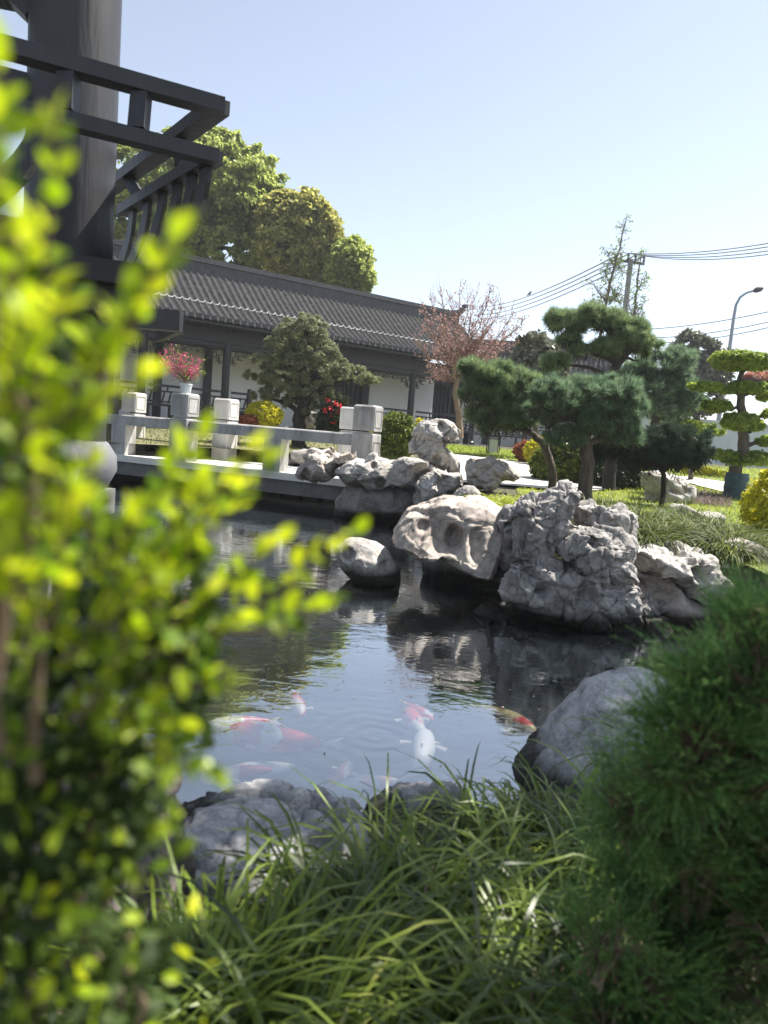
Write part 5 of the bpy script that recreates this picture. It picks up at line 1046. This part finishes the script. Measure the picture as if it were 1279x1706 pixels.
def koi(label, head, tail, depth, mat, bend=.0, seed=0, group='koi swimming in the near part of the pond'):
    r = rng_(seed); a, b = PZ(*head, -.03), PZ(*tail, -.03); L = np.linalg.norm(b-a); depth = max(depth, .118*L+.003); a[2] = b[2] = -depth; ax = (b-a)/L; sd_ = np.array([-ax[1], ax[0], 0]); e = empty('koi', (*(a+b)[:2]/2, -depth), label, 'fish', group)
    prof = [(0, .010), (.03, .045), (.10, .085), (.22, .112), (.36, .118), (.52, .10), (.66, .075), (.78, .045), (.84, .032)]; V = []; F = []; n = 12
    def sp(t): return a+ax*L*t+sd_*bend*L*math.sin(t*3.6-.3)*t
    for t, w in prof:
        c = sp(t)
        for k in range(n):
            an = 2*math.pi*k/n; V.append(c+sd_*math.cos(an)*w*L*.95+np.array([0, 0, 1])*math.sin(an)*w*L*1.05)
    for i in range(len(prof)-1):
        for k in range(n): j = (k+1) % n; F.append((i*n+k, i*n+j, i*n+n+j, i*n+n+k))
    F.append(tuple(reversed(range(n)))); F.append(tuple((len(prof)-1)*n+k for k in range(n))); mb = MB(); mb.add(V, F); mb.build('body', mat, e, True)
    def fin(nm, pts, th=.003):
        P = [np.asarray(p) for p in pts]; m = len(P); up = np.array([0, 0, th]); mb = MB(); mb.add([p-up/2 for p in P]+[p+up/2 for p in P], [tuple(reversed(range(m))), tuple(range(m, 2*m))]+[(i, (i+1) % m, m+(i+1) % m, m+i) for i in range(m)]); mb.build(nm, M['fin'], e)
    s0 = sp(.82); s1 = sp(1.0); tw = np.array([0, 0, .03]) 
    fin('tail_fin', [s0-sd_*.012*L, s1-sd_*.085*L-tw*.3, s1-ax*.07*L, s1+sd_*.085*L+tw*.3, s0+sd_*.012*L])
    for sg in (-1, 1):
        c = sp(.22)+sd_*sg*.10*L; fin('pectoral_fin', [c, c+sd_*sg*.12*L+ax*.03*L, c+sd_*sg*.11*L+ax*.10*L, c+ax*.05*L])
    c = sp(.38)+np.array([0, 0, .118*L]); d2 = sp(.62)+np.array([0, 0, .08*L]); mb = MB(); mb.add([c-sd_*.002-np.array([0,0,.02*L]), d2-sd_*.002-np.array([0,0,.02*L]), (c+d2)/2+np.array([0, 0, .03*L])-sd_*.002, c+sd_*.002-np.array([0,0,.02*L]), d2+sd_*.002-np.array([0,0,.02*L]), (c+d2)/2+np.array([0, 0, .03*L])+sd_*.002], [(0, 1, 2), (5, 4, 3), (0, 3, 4, 1), (1, 4, 5, 2), (2, 5, 3, 0)]); mb.build('dorsal_fin', M['fin'], e)
    return e
koi('small red and white koi alone at the top of the shoal', (502, 1184), (492, 1143), .05, KR, .05, 1)
koi('white and pink koi above the longest one', (335, 1200), (470, 1186), .07, KW, .05, 2)
koi('longest koi, white with a long red back patch', (370, 1208), (572, 1228), .05, KW, -.05, 3)
koi('faint pale koi lying deeper below the longest one', (350, 1262), (520, 1235), .13, KP, .05, 4)
koi('orange-red koi at the edge of the flat near boulder', (360, 1282), (470, 1268), .06, KR, .04, 5)
koi('small red-spotted koi highest in the right group', (722, 1190), (672, 1158), .06, KR, .06, 6)
koi('bright red koi in the middle of the right group', (676, 1178), (722, 1236), .04, KR, -.05, 7)
koi('white-tailed koi pointing down left in the right group', (712, 1212), (680, 1290), .05, KP, .07, 8)
koi('cream-gold koi with a crimson saddle over the dark reflection', (898, 1218), (776, 1162), .03, KY, -.04, 9)
koi('pale long koi faintly seen near the low dark stone', (560, 1285), (690, 1272), .10, KP, .06, 10)
koi('pink-backed koi half hidden by grass at the near edge', (700, 1306), (790, 1300), .05, KR, .03, 11)
koi('dim rose koi deep between the two koi groups', (590, 1222), (540, 1262), .16, KP, .05, 12)

# ------------------------------------------------------------ unseen tree added beyond the frame to shade the foreground
r = rng_(500); e = empty('added_shade_tree', (4.9, 2.8, .3), 'unseen broadleaf tree added just beyond the right edge to shade the near bank', 'tree')
SHF = (.58, -.95, 0)
lob = [((1.6, 3.7, 4.9), (.8, .8, .35)), ((2.5, 3.9, 5.0), (.9, .9, .4)), ((2.1, 4.7, 5.3), (.8, .6, .35)), ((3.2, 4.7, 5.3), (.8, .6, .35)), ((1.3, 4.5, 5.4), (.5, .5, .25)), ((3.7, 4.9, 5.6), (.8, .6, .35))]
P, D, N, L, Wd = crown(r, [(np.array(c)+SHF, np.array(q)) for c, q in lob], 3300, 200, .45, (.15, .09)); V, F_ = diamonds(P, D, N, L, Wd, .1); mesh_np('foliage', V, F_, M['lf_camphor'], e)
mb = MB(); limbs(mb, r, (4.9, 2.8, .2), [(4.95, 2.9, 2.5), (4.4, 3.0, 4.4), (3.4, 3.1, 4.9)], [np.array(c)+SHF for c, q in lob], .14, .06); mb.build('trunk', M['bark'], e, True)

r = rng_(600); q = np.stack([r.uniform(-1.6, 1.6, 260), 2.5+5.5*r.random(260)**1.3], 1); q = q[pond_sd(q[:, 0], q[:, 1]) < -.15]; m = len(q)
V, F_ = diamonds(np.column_stack([q, np.full(m, .003)]), np.column_stack([r.normal(size=(m, 2)), np.zeros(m)]), np.tile([0, 0, 1.0], (m, 1)), r.uniform(.006, .022, m), r.uniform(.004, .010, m), .0)
o = mesh_np('floating_specks', V, F_, solid('speck', (.03, .03, .02), (.12, .10, .05), .7, 30)); tag(o, 'tiny dark leaf bits floating on the pond', 'debris', kind='stuff')

# ------------------------------------------------------------ thin spring haze
hz = MB(); hz.box((0, 1200, 8.0), (3200, 3100, 18)); hm, hn, hl = new_mat('haze'); hn.remove(hn['Principled BSDF'])
pv = hn.new('ShaderNodeVolumePrincipled'); pv.inputs['Color'].default_value = (.93, .95, 1, 1); pv.inputs['Density'].default_value = .0012; pv.inputs['Anisotropy'].default_value = .35
hl.new(pv.outputs[0], hn['Material Output'].inputs['Volume']); tag(hz.build('haze', hm), kind='stuff')
